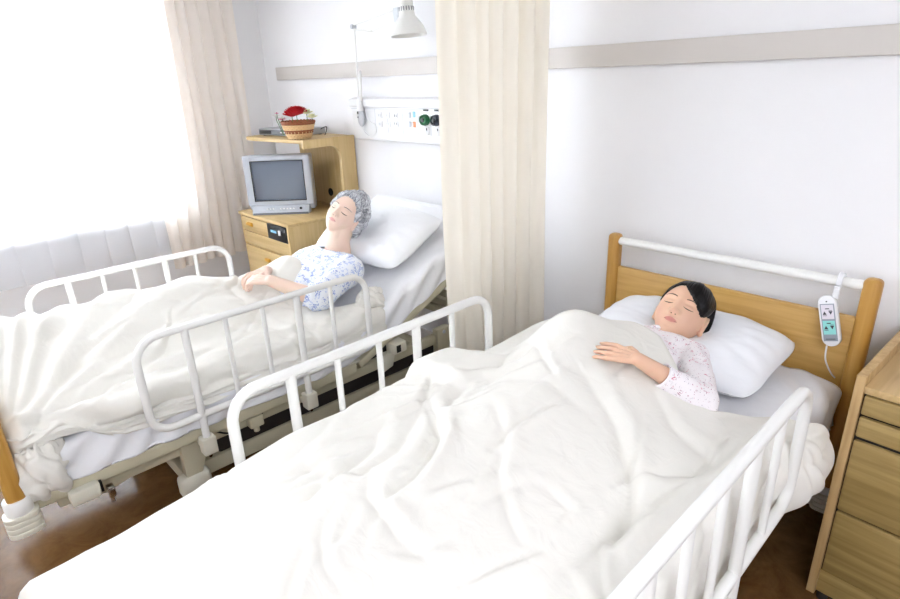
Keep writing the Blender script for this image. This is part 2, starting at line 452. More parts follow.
# ------------------------------------------------------------------ duvets, sheets
def seg_dist(X, Y, pl):
    """distance to polyline, with signed side and parameter"""
    best = np.full(X.shape, 1e9); tp = np.zeros(X.shape); sg = np.ones(X.shape)
    n = len(pl)-1
    for i in range(n):
        ax, ay = pl[i]; bx, by = pl[i+1]
        vx, vy = bx-ax, by-ay; l2 = vx*vx+vy*vy
        t = np.clip(((X-ax)*vx+(Y-ay)*vy)/l2, 0, 1)
        dx = X-ax-t*vx; dy = Y-ay-t*vy; d = np.hypot(dx, dy)
        m = d < best
        best = np.where(m, d, best); tp = np.where(m, (i+t)/n, tp)
        sg = np.where(m, np.sign(vx*dy-vy*dx), sg)
    return best, tp, sg
def creases(X, Y, lst):
    W = np.zeros(X.shape)
    for pl, amp, w in lst:
        d, t, sg = seg_dist(X, Y, pl)
        env = np.sin(PI*np.clip(t*.9+.05, 0, 1))**.6
        # a valley with a ridge on one side
        d = np.abs(d*sg+.55*w*vnoise(X*14+amp*900, Y*14))
        W += amp*env*(-np.exp(-(d/w)**1.25)+.6*np.exp(-((d*sg-1.7*w)/(1.5*w))**2))
    return W
def random_creases(seed, n, xr, yr, ang, spread, lens, amps, ws):
    r = np.random.RandomState(seed); out = []
    for _ in range(n):
        x = r.uniform(*xr); y = r.uniform(*yr); a = (ang(x, y) if callable(ang) else ang)+r.normal()*spread
        L = r.uniform(*lens); k = r.normal()*.5; pl = [(x, y)]
        for i in range(4):
            x += L/4*math.cos(a); y += L/4*math.sin(a); a += k*.35; pl.append((x, y))
        out.append((pl, r.uniform(*amps), r.uniform(*ws)))
    return out
def drape_mesh(name, mat, xl, xr, rl, rr, zl, zr, yedge, yfoot, H, W, base, roll=.028, nl=230, step=.0065, under=.05, bulge=None):
    """duvet: flat middle, quarter-round shoulders at xl/xr, hanging to zl/zr"""
    a = []   # (x, drop fraction kind)
    Hs = .75
    z0_l = zl(-1.4) if callable(zl) else zl; z0_r = zr(-1.4) if callable(zr) else zr
    nh_l = max(4, int((Hs-rl-z0_l)/step)); nh_r = max(4, int((Hs-rr-z0_r)/step))
    prof = []
    # each entry: x_src (for H), x_off, dropr (absolute), hang(0..1), nx, nz, side
    prof.append((xl, -rl+under, 0, 1.0, 0, -.2, 0)); prof.append((xl, -rl+under*.4, 0, 1.0, -.5, -.8, 0))
    for i in range(nh_l): prof.append((xl, -rl, rl, 1-i/nh_l, -1, 0, 0))
    for i in range(11):
        f = PI/2*(1-i/10); prof.append((xl, -rl*math.sin(f), rl*(1-math.cos(f)), 0, -math.sin(f), math.cos(f), 0))
    nf = int((xr-xl)/step)
    for i in range(1, nf): prof.append((xl+(xr-xl)*i/nf, 0, 0, 0, 0, 1, 0))
    for i in range(11):
        f = PI/2*i/10; prof.append((xr, rr*math.sin(f), rr*(1-math.cos(f)), 0, math.sin(f), math.cos(f), 1))
    for i in range(nh_r): prof.append((xr, rr, rr, (i+1)/nh_r, 1, 0, 1))
    prof.append((xr, rr-under*.4, 0, 1.0, .5, -.8, 1)); prof.append((xr, rr-under, 0, 1.0, 0, -.2, 1))
    pr = np.array(prof); na = len(pr)
    arc_ = np.zeros(na)
    # arclength coordinate for wrinkle lookup
    xs = pr[:, 0]+pr[:, 1]
    hang = pr[:, 3]
    arc_ = pr[:, 0]+np.where(pr[:, 6] == 0, -1, 1)*(np.where((pr[:, 2] > 0) | (pr[:, 3] > 0), 1, 0)*(np.abs(pr[:, 1])*1.3+hang*.3))
    ye = yedge(xs); 
    # rows: under, roll, body, foot roll
    rows = []
    rows.append(('h', PI)); 
    rows += [('h', PI*(1-i/9)) for i in range(1, 9)]
    rows += [('b', i/(nl-1)) for i in range(nl)]
    rows += [('f', PI*i/8) for i in range(1, 9)]
    P = np.zeros((len(rows), na, 3))
    tb = np.array([v for k, v in rows if k == 'b'])[:, None]
    Yb = ye[None, :]+(yfoot-ye[None, :])*tb
    WB = W(np.broadcast_to(arc_[None, :], Yb.shape), Yb)*sstep(0, .08, tb)
    ib = 0
    sgn = np.where(pr[:, 6] == 0, 0, 1)
    for i, (k, v) in enumerate(rows):
        t = v if k == 'b' else (0 if k == 'h' else 1)
        y = ye+(yfoot-ye)*t
        hx = H(pr[:, 0], y)
        zh = np.where(sgn == 0, zl(y) if callable(zl) else zl, zr(y) if callable(zr) else zr)
        top = hx-np.where(hang > 0, np.where(sgn == 0, rl, rr), pr[:, 2])
        z = np.where(hang > 0, top*(1-hang)+zh*hang, top)
        z = np.where((pr[:, 2] == 0) & (hang == 1), zh, z)
        if k == 'b':
            w = WB[ib]; ib += 1
            x = xs+pr[:, 4]*w+(bulge(y, hang) if bulge else 0)*(sgn*(pr[:, 2]+hang > 0)); z = z+pr[:, 5]*w
        else:
            x = xs+(bulge(y, hang) if bulge else 0)*(sgn*(pr[:, 2]+hang > 0))
            nz = pr[:, 5]; nx = pr[:, 4]
            yo = roll*math.sin(v)*(1 if k == 'h' else -1); d = roll*(1-math.cos(v))
            y = y+yo; z = z-np.maximum(nz, 0)*d; x = x-nx*d
        P[i, :, 0] = x; P[i, :, 1] = y; P[i, :, 2] = z
    return grid(name, P, mat, base)

# --- bed 2 (near bed)
Y2E = np.array([(-1.6, -.42), (-1.30, -.42), (-1.2, -.50), (-1.08, -.55), (-.95, -.60), (-.80, -.64), (-.70, -.72), (-.62, -.80), (-.55, -.80), (-.46, -.64), (-.38, -.52), (-.28, -.44), (0, -.44)])
def y2edge(x): return np.interp(x, Y2E[:, 0], Y2E[:, 1])
def G(x, c, w): return np.exp(-((x-c)/w)**2)
def H2(x, y):
    h = .705+0*x*y
    body = G(x, -.88, .24)*(.135*sstep(-.45, -.62, y)*sstep(-1.5, -1.05, y)+.10*sstep(-1.05, -1.5, y)*sstep(-2.35, -2.15, y))
    h = h+body
    h = h+.125*G(x, -1.03, .13)*G(y, -.84, .17)          # puff by the far hand
    h = h+sstep(-1.02, -1.2, x)*(-.012+.052*sstep(-2.2, -1.6, y)+.045*sstep(-1.27, -1.22, y)*sstep(-.95, -1.10, y)-.03*sstep(-1.12, -.95, y))
    h = h+.03*G(x, -.62, .15)*G(y, -1.25, .35)
    h = h+.03*sstep(-.5, -.36, x)*sstep(-.5, -.7, y)*0
    h = h-.045*sstep(-.60, -.46, x)*sstep(-.95, -.6, y)
    h = h+.02*fbm(x*3+4, y*2.2, 2)
    return h
CREASE2 = [([(-1.162, -1.332), (-1.054, -1.396), (-0.953, -1.483), (-0.902, -1.558), (-0.874, -1.656), (-0.863, -1.717)], 0.02, 0.018),
  ([(-1.099, -1.413), (-0.987, -1.581), (-0.982, -1.66), (-0.987, -1.726)], 0.012, 0.018),
  ([(-1.149, -1.501), (-1.063, -1.617), (-1.04, -1.698), (-1.033, -1.77), (-1.019, -1.844)], 0.012, 0.02),
  ([(-1.337, -1.524), (-1.242, -1.653), (-1.199, -1.769), (-1.176, -1.858)], 0.01, 0.02),
  ([(-0.956, -1.697), (-0.899, -1.744), (-0.832, -1.759), (-0.763, -1.773), (-0.681, -1.765)], 0.012, 0.018),
  ([(-1.118, -1.379), (-1.0, -1.45), (-0.946, -1.476), (-0.881, -1.586), (-0.846, -1.668)], 0.01, 0.012),
  ([(-0.925, -1.302), (-0.786, -1.411), (-0.761, -1.475)], 0.008, 0.015),
  ([(-0.814, -1.025), (-0.667, -1.109), (-0.567, -1.218), (-0.508, -1.322), (-0.484, -1.403)], 0.022, 0.022),
  ([(-0.438, -1.113), (-0.465, -1.174), (-0.488, -1.274), (-0.492, -1.324), (-0.493, -1.412)], 0.018, 0.018),
  ([(-0.695, -0.875), (-0.577, -0.966), (-0.494, -0.993), (-0.422, -1.015)], 0.012, 0.022),
  ([(-0.44, -1.166), (-0.478, -1.313), (-0.497, -1.388), (-0.498, -1.525)], 0.014, 0.02),
  ([(-0.426, -0.863), (-0.421, -0.963), (-0.457, -1.071), (-0.503, -1.153), (-0.535, -1.219)], 0.02, 0.022),
  ([(-0.576, -1.186), (-0.51, -1.302), (-0.491, -1.389), (-0.481, -1.434), (-0.451, -1.457)], 0.012, 0.018),
  ([(-0.654, -1.427), (-0.59, -1.431), (-0.583, -1.478)], 0.008, 0.012),
  ([(-0.716, -1.581), (-0.719, -1.513), (-0.686, -1.448)], 0.008, 0.015),
  ([(-0.613, -1.76), (-0.542, -1.715), (-0.471, -1.631)], 0.01, 0.03),
  ([(-1.051, -1.973), (-0.988, -2.066), (-0.971, -2.149)], 0.01, 0.03),
  ([(-1.191, -1.742), (-1.048, -1.774), (-0.99, -1.862), (-0.943, -1.98)], 0.01, 0.025),
  ([(-1.121, -1.467), (-1.122, -1.393), (-1.175, -1.319), (-1.253, -1.227)], 0.012, 0.012),
  ([(-0.351, -1.296), (-0.359, -1.177), (-0.367, -1.042), (-0.383, -0.95)], 0.012, 0.02),
  ([(-0.396, -1.471), (-0.392, -1.356), (-0.388, -1.225), (-0.396, -1.089)], 0.012, 0.02),
  ([(-1.145, -1.166), (-1.01, -1.18), (-0.898, -1.137), (-0.724, -1.151)], 0.008, 0.03)]
CREASE1 = [([(-2.03, -2.237), (-2.058, -2.139), (-2.106, -2.013), (-2.021, -1.872)], 0.022, 0.02),
  ([(-2.042, -2.153), (-1.977, -2.021), (-1.963, -1.872), (-1.986, -1.693)], 0.02, 0.02),
  ([(-1.938, -2.249), (-2.086, -2.15), (-2.096, -1.958), (-2.12, -1.619)], 0.018, 0.022),
  ([(-2.106, -2.23), (-2.245, -2.002), (-2.245, -1.782), (-2.245, -1.558)], 0.012, 0.025),
  ([(-2.083, -2.2), (-2.14, -2.08), (-2.177, -1.918), (-2.099, -1.741), (-2.137, -1.537)], 0.012, 0.015),
  ([(-2.039, -2.211), (-2.018, -2.078), (-1.961, -1.944), (-1.993, -1.769)], 0.016, 0.016),
  ([(-2.699, -1.936), (-2.474, -1.814), (-2.406, -1.609), (-2.398, -1.359)], 0.01, 0.03),
  ([(-2.31, -1.93), (-2.294, -1.728), (-2.308, -1.53), (-2.149, -1.394)], 0.012, 0.02),
  ([(-1.98, -1.886), (-2.089, -1.677), (-2.062, -1.411), (-2.065, -1.134)], 0.014, 0.02),
  ([(-1.985, -1.836), (-2.021, -1.568), (-1.977, -1.294), (-1.949, -1.071)], 0.012, 0.02),
  ([(-2.381, -1.172), (-2.229, -1.16), (-1.933, -1.197)], 0.01, 0.012),
  ([(-2.318, -1.28), (-2.314, -1.187), (-2.342, -1.057)], 0.008, 0.015),
  ([(-2.202, -0.889), (-2.044, -0.919), (-2.093, -0.796), (-2.258, -0.718)], 0.02, 0.014),
  ([(-2.116, -1.01), (-2.126, -0.892), (-1.98, -0.86)], 0.015, 0.014),
  ([(-1.867, -1.313), (-2.069, -1.237), (-2.254, -1.101), (-2.305, -0.978)], 0.012, 0.015),
  ([(-2.355, -2.191), (-2.347, -2.077), (-2.442, -1.897)], 0.01, 0.03),
  ([(-2.126, -2.258), (-2.002, -2.251), (-1.926, -2.202)], 0.025, 0.02),
  ([(-2.526, -1.489), (-2.452, -1.341), (-2.164, -1.337), (-1.992, -1.263)], 0.01, 0.02)]
CREASE2 += random_creases(5, 46, (-1.3, -.4), (-2.25, -.75), lambda x, y: math.atan2(-1.0, .45*(x+.95)), .45, (.10, .34), (.005, .011), (.008, .015))
CREASE2 += random_creases(6, 10, (-1.28, -.95), (-1.35, -.95), -1.9, .35, (.10, .25), (.006, .012), (.010, .016))
def W2(a, y):
    w = creases(a, y, CREASE2)
    # gathers fanning along the right bulge near the rail end and general soft wrinkles
    th = np.arctan2(y+.72, a+.42)
    r = np.hypot(y+.72, a+.42)
    w = w+.006*np.sin(th*16+3*vnoise(th*2, r*3))*sstep(.05, .14, r)*sstep(.45, .25, r)*sstep(-.42, -.34, a)
    w = w+.010*(1-2*np.abs(fbm(a*2.2+y*1.1+3, y*2.6-a*1.3, 2)))*.4
    q = fbm(a*5+1.5*vnoise(a*2, y*2), y*3.2, 3)
    w = w+.007*q
    w = w+.014*sstep(-.36, -.30, a)*vnoise(y*14, a*2)*sstep(-.85, -.7, y)
    w = w+.012*sstep(-1.33, -1.42, a)*vnoise(y*9+2, a*2)
    return w
duvet2 = drape_mesh('duvet', M['duvet'], -1.275, -.425, .095, .065, .44, lambda y: .38+0*y, y2edge, -2.33, H2, W2, (-.85, -1.4, .63), roll=.03, nl=300,
    bulge=lambda y, h: .086*sstep(-.80, -.64, y)*np.sin(PI*np.clip(h*.75+.25, 0, 1)))
tag(duvet2, 'big cream duvet over the girl on the near bed, hanging down beside the bedside cabinet', 'duvet', 'cream duvets on the beds')

# --- bed 1 (far bed)
Y1E = np.array([(-3.2, -1.16), (-2.95, -1.16), (-2.8, -1.10), (-2.66, -.98), (-2.55, -.93), (-2.42, -.95), (-2.32, -1.02), (-2.24, -1.12), (-2.17, -1.10), (-2.10, -.93), (-2.02, -.84), (-1.8, -.84)])
def y1edge(x): return np.interp(x, Y1E[:, 0], Y1E[:, 1])
def lie1(y):   # top of the sheet, bending up to the raised back
    y = np.asarray(y, float)
    return .60+.445*np.maximum(0, (y+.99))+.02*np.exp(-((y+.99)/.12)**2)
def H1(x, y):
    h = .68+0*x*y
    h = h+.13*G(x, -2.49, .25)*sstep(-.8, -1.05, y)+.065*sstep(-1.2, -1.5, y)*G(x, -2.58, .30)
    h = h+.07*G(x, -2.52, .17)*G(y, -.98, .13)-.012*G(x, -2.40, .12)*G(y, -1.27, .10)
    h = h+.03*sstep(-1.05, -.85, y)*sstep(-2.2, -2.05, x)
    h = h+.04*sstep(-2.0, -2.2, y)*G(x, -2.5, .35)
    h = h+.02*fbm(x*3+9, y*2.4, 2)
    return h
CREASE1 += random_creases(15, 46, (-2.95, -1.95), (-2.1, -1.0), lambda x, y: math.atan2(y+2.4, (x+1.95)), .25, (.15, .5), (.005, .012), (.008, .014))
CREASE1 += random_creases(16, 14, (-2.10, -1.90), (-1.9, -.9), 1.4, .5, (.10, .3), (.006, .012), (.008, .013))
def W1(a, y):
    w = creases(a, y, CREASE1)
    # long folds running from the near foot corner along the bed
    dx = a+1.98; dy = y+2.30
    th = np.arctan2(dx, dy); r = np.hypot(dx, dy)
    w = w+.008*np.sin(th*30+6*vnoise(th*3, r*2))*sstep(.05, .3, r)*sstep(1.6, .7, r)
    w = w+.010*(1-3*np.abs(fbm(a*6+2*vnoise(a*2, y), y*1.6, 2)))*.7
    w = w+.010*fbm(a*5, y*4, 3)
    w = w+.014*sstep(-2.06, -1.95, a)*vnoise(y*10, a*4)
    return w
duvet1 = drape_mesh('duvet', M['duvet'], -2.90, -2.10, .07, .085, .30, lambda y: .545+.12*sstep(-1.95, -2.15, y)-.0*y, y1edge, -2.235, H1, W1, (-2.47, -1.6, .6), roll=.03, nl=270)
tag(duvet1, 'rumpled cream duvet over the grey-haired person on the far bed', 'duvet', 'cream duvets on the beds')

# turned down bunches of the far duvet: a child of it
def blob_cloth(name, c, rad, seed, mat, twist=5, amp=.22):
    th = np.linspace(0, 2*PI, 90, endpoint=False); ph = np.linspace(-PI/2, PI/2, 60)
    T, Pp = np.meshgrid(th, ph)
    d = 1+amp*np.sin(T*twist+4*vnoise(Pp*2+seed, T*1.0)+Pp*2)*.5+amp*fbm(np.cos(T)*2+seed, np.sin(T)*2+Pp*2, 3)
    P = np.stack([c[0]+rad[0]*d*np.cos(Pp)*np.cos(T), c[1]+rad[1]*d*np.cos(Pp)*np.sin(T), c[2]+rad[2]*d*np.sin(Pp)], -1)
    return grid(name, P, mat, c, wrap=True)
b = blob_cloth('turned_edge', (-2.085, -.855, .70), (.055, .075, .055), 3.1, M['duvet'], 4); world_b = Vector(b.location); b.parent = duvet1; b.location = world_b-Vector(duvet1.location)
b = blob_cloth('hanging_corner', (-2.035, -2.205, .535), (.055, .075, .10), 6.3, M['duvet'], 4, .3); world_b = Vector(b.location); b.parent = duvet1; b.location = world_b-Vector(duvet1.location)

# mattresses with fitted sheets (top profile along y, rounded sides)
def mattress(name, x0, x1, y0, y1, top, thick, r, base, wr, label, group=None, widen=0):
    prof = []
    def add(x, z, nx, nz): prof.append((x, z, nx, nz))
    nb = 14
    for i in range(6): add(x0+.12*(1-i/5)+.0, -thick, 0, -1)
    for i in range(nb): add(x0, -thick+(thick-r)*i/(nb-1), -1, 0)
    for i in range(1, 9): f = PI/2*i/8; add(x0+r-r*math.cos(f), -r+r*math.sin(f), -math.cos(f), math.sin(f))
    nf = int((x1-x0-2*r)/.012)
    for i in range(1, nf): add(x0+r+(x1-x0-2*r)*i/nf, 0, 0, 1)
    for i in range(9): f = PI/2*i/8; add(x1-r+r*math.sin(f), -r+r*math.cos(f), math.sin(f), math.cos(f))
    for i in range(1, nb+1): add(x1, -r-(thick-r)*i/nb, 1, 0)
    for i in range(6): add(x1-.12*i/5, -thick, 0, -1)
    pr = np.array(prof); na = len(pr)
    ny = int((y1-y0)/.012); ys = np.linspace(y0, y1, ny)
    rows = []
    ends = [(0.0, 0.001), (.0, .4), (.0, .8), (r*.3, .93), (r*.7, .985)]
    P = []
    arc_ = np.where(pr[:, 2] < 0, pr[:, 0]+pr[:, 1], np.where(pr[:, 2] > 0, pr[:, 0]-pr[:, 1], pr[:, 0]))
    cx = (x0+x1)/2; cz = -thick/2
    def ring(y, k, dy):
        zt = float(top(y))
        w = wr(arc_, y+0*arc_)*(1 if k == 1 else 0)
        x = cx+(pr[:, 0]-cx)*k+pr[:, 2]*w+widen*float(sstep(-.65, -.35, y))*np.maximum(pr[:, 2], 0); z = zt+cz+(pr[:, 1]-cz)*k+pr[:, 3]*w
        return np.stack([x, np.full(na, y+dy), z], -1)
    for dy, k in ends: P.append(ring(y0, k, dy-r*.0))
    for y in ys[2:-2]: P.append(ring(y, 1, 0))
    for dy, k in reversed(ends): P.append(ring(y1, k, -dy))
    o = grid(name, np.array(P), M['sheet'], base, wrap=True)
    tag(o, label, 'mattress', group)
    return o
def wr2(a, y):
    w = .012*fbm(a*5+2*y, y*3, 3)+.006*np.sin((a*1.0+y*.9)*38+5*vnoise(a*3, y*3))*sstep(-.62, -.40, a)*sstep(-.6, -.3, y)
    w = w-.025*sstep(-.62, -.35, a)*G(y, -.12, .12)*0
    return w+.012*vnoise(y*9, a*3)*sstep(-.40, -.34, a)
mattress('mattress', -1.315, -.385, -2.37, -.135, lambda y: .628, .17, .045, (-.85, -1.2, .458), wr2,
         'white-sheeted mattress of the near bed under the girl', widen=.03)
def wr1(a, y):
    w = .010*fbm(a*5+y, y*3, 3)+.007*np.sin((a*1.2+y*1.1)*34+6*vnoise(a*2, y*2.4))*sstep(-2.2, -2.0, a)
    return w+.010*vnoise(y*8, a*3)
mattress('mattress', -2.95, -2.02, -2.255, -.12, lie1, .145, .04, (-2.48, -1.2, .46), wr1,
         'white-sheeted mattress of the far bed, its head end raised')

# ------------------------------------------------------------------ pillows
def pillow(name, c, w, d, t, rot, dents, seed, label):
    n = 90; u = np.linspace(-1, 1, n); U, V = np.meshgrid(u, u, indexing='ij')
    prof = lambda s: np.clip(1-np.abs(s)**2.6, 0, 1)**.55
    T = t*prof(U)*prof(V)
    pinch = 1-.07*(1-np.abs(U)**2)*np.abs(V)**6
    pinchv = 1-.06*(1-np.abs(V)**2)*np.abs(U)**6
    X = w/2*U*pinchv*np.sqrt(1-.20*V**4); Y = d/2*V*pinch*np.sqrt(1-.20*U**4)
    corner = (np.abs(U*V))**3
    ang = np.arctan2(V, U); rr = np.hypot(U, V)
    wr = .006*np.sin(ang*18+3*vnoise(ang*2+seed, rr*3))*sstep(.5, 1.1, rr)+.008*fbm(U*3+seed, V*3, 3)
    up = T*.62+wr*prof(U)*prof(V)
    for (du, dv, dw, dd) in dents: up = up-dd*np.exp(-((U-du)/dw)**2-((V-dv)/(dw*1.3))**2)
    lo = -T*.30
    up = np.maximum(up, lo+.002)
    A = np.stack([X, Y, up], -1); B = np.stack([X, Y, lo], -1)
    Rm = Matrix.Rotation(rot[2], 3, 'Z') @ Matrix.Rotation(rot[0], 3, 'X') @ Matrix.Rotation(rot[1], 3, 'Y')
    Rn = np.array(Rm)
    bm = bmesh.new()
    for G_, flip in ((A, False), (B, True)):
        Q = G_.reshape(-1, 3)@Rn.T
        vs = [bm.verts.new(q) for q in Q]
        for i in range(n-1):
            for j in range(n-1):
                f = (vs[i*n+j], vs[(i+1)*n+j], vs[(i+1)*n+j+1], vs[i*n+j+1])
                bm.faces.new(f[::-1] if flip else f)
    bmesh.ops.remove_doubles(bm, verts=bm.verts, dist=.0012)
    me = bpy.data.meshes.new(name); bm.to_mesh(me); bm.free()
    for p in me.polygons: p.use_smooth = True
    me.materials.append(M['pillow'])
    o = bpy.data.objects.new(name, me); COL.objects.link(o); o.location = c
    return tag(o, label, 'pillow', None)
pillow('pillow', (-.855, -.335, .690), .72, .46, .175, (math.radians(8), 0, math.radians(-2)), [(0.0, -.1, .42, .055)], 1.0,
       'white pillow under the girl on the near bed')
pillow('pillow', (-2.44, -.53, .885), .70, .44, .17, (math.radians(25), 0, math.radians(3)), [(.1, -.35, .4, .055)], 7.0,
       'white pillow under the grey-haired person on the far bed')

# ------------------------------------------------------------------ beds
def rail_parts(parent, x, ya, yb, zt, zb, r=.0135, side=1, brk=.10, name='side_rail'):
    """hospital side rail: rounded loop with five bars, two of them longer and plugged into brackets"""
    m = MB(); R = .085; ex = Vector((0, 1, 0)); ez = Vector((0, 0, 1))
    pts = []
    pts += arc((x, ya+R, zt-R), R, PI, PI/2, ex, ez)
    pts += arc((x, yb-R, zt-R), R, PI/2, 0, ex, ez)
    pts += arc((x, yb-R*.8, zb+R*.8), R*.8, 0, -PI/2, ex, ez)
    pts += arc((x, ya+R*.8, zb+R*.8), R*.8, -PI/2, -PI, ex, ez)
    m.tube(pts, r, 14, closed=True)
    o = m.build(name, M['white_metal']); world_to(parent, o)
    L = yb-ya
    fr = (.18, .335, .49, .645, .81)
    for i, f in enumerate(fr):
        long_ = i in (0, 3)
        y = ya+L*f
        b = MB().tube([(x, y, zt-.004), (x, y, (zb-brk) if long_ else zb+.004)], r if long_ else r*.66, 12).build('rail_bar', M['white_metal'])
        b.parent = o; b.data.transform(Matrix.Translation(-world_loc(parent)))
    return o, [ya+L*fr[0], ya+L*fr[3]]
def bracket(parent, x, y, z, sx):
    m = MB(); m.box((x-.024, y-.026, z-.035), (x+.024, y+.026, z+.035), .006)
    m.box((min(x, x-sx*.07), y-.016, z-.028), (max(x, x-sx*.07), y+.016, z+.0), .004)
    o = part(m, 'rail_bracket', M['beige_pale'], parent)
    k = MB().lathe([(0, 0), (.007, 0), (.007, -.018), (.004, -.022), (0, -.022)], 12, Matrix.Translation((x, y, z-.034))).build('lock_pin', M['chrome'])
    k.parent = o; k.data.transform(Matrix.Translation(-world_loc(parent)))
def end_board(parent, xa, xb, y, ztop, zpan, zlow, kind, rail_z=None, post_low=.40):
    """head or foot board: two rounded posts, a panel, a white rail"""
    t = .026
    for x in (xa, xb):
        m = MB(); m.box((x-.027, y-t, post_low), (x+.027, y+t, ztop), .018, 4)
        part(m, 'post', M['oak_post'], parent)
        c = MB().lathe([(0, 0), (.036, 0), (.038, .01), (.038, .05), (.034, .055), (0, .055)], 24, Matrix.Translation((x, y, post_low-.03)))
        part(c, 'post_collar', M['white_metal'], parent)
    p = MB().box((xa+.025, y-.012, zlow), (xb-.025, y+.012, zpan), .006)
    part(p, kind+'_panel', M['oak'], parent)
    if rail_z:
        part(MB().tube([(xa+.02, y, rail_z), (xb-.02, y, rail_z)], .0175, 18), 'board_rail', M['white_metal'], parent)
def bumper(parent, x, y, z):
    m = MB()
    poly = []
    for i in range(28):
        a = 2*PI*i/28; poly.append((x+.036*math.copysign(abs(math.cos(a))**.6, math.cos(a)), y+.048*math.copysign(abs(math.sin(a))**.6, math.sin(a))))
    for k in range(4):
        m.prism(poly, 'z', z-.036+k*.019, z-.036+k*.019+.017, .003)
    poly2 = [(x+(u-x)*.93, y+(v-y)*.93) for u, v in poly]
    m.prism(poly2, 'z', z-.034, z+.036)
    o = part(m, 'corner_bumper', M['beige_pale'], parent)
    c = MB().lathe([(0, 0), (.014, 0), (.014, .004), (0, .004)], 18, Matrix.Translation((x+.012, y+.016, z+.037))).build('bumper_cap', M['beige'])
    c.parent = o; c.data.transform(Matrix.Translation(-world_loc(parent)))
def caster(parent, x, y):
    m = MB(); m.lathe([(0, -.014), (.045, -.014), (.052, -.008), (.052, .008), (.045, .014), (0, .014)], 24, Matrix.Translation((x, y, .052)) @ Matrix.Rotation(PI/2, 4, 'Y'))
    o = part(m, 'caster', M['dark'], parent)
    f = MB().box((x-.028, y-.03, .07), (x+.028, y+.03, .12), .01).build('caster_fork', M['beige']); f.parent = o
    f.data.transform(Matrix.Translation(-world_loc(parent)))
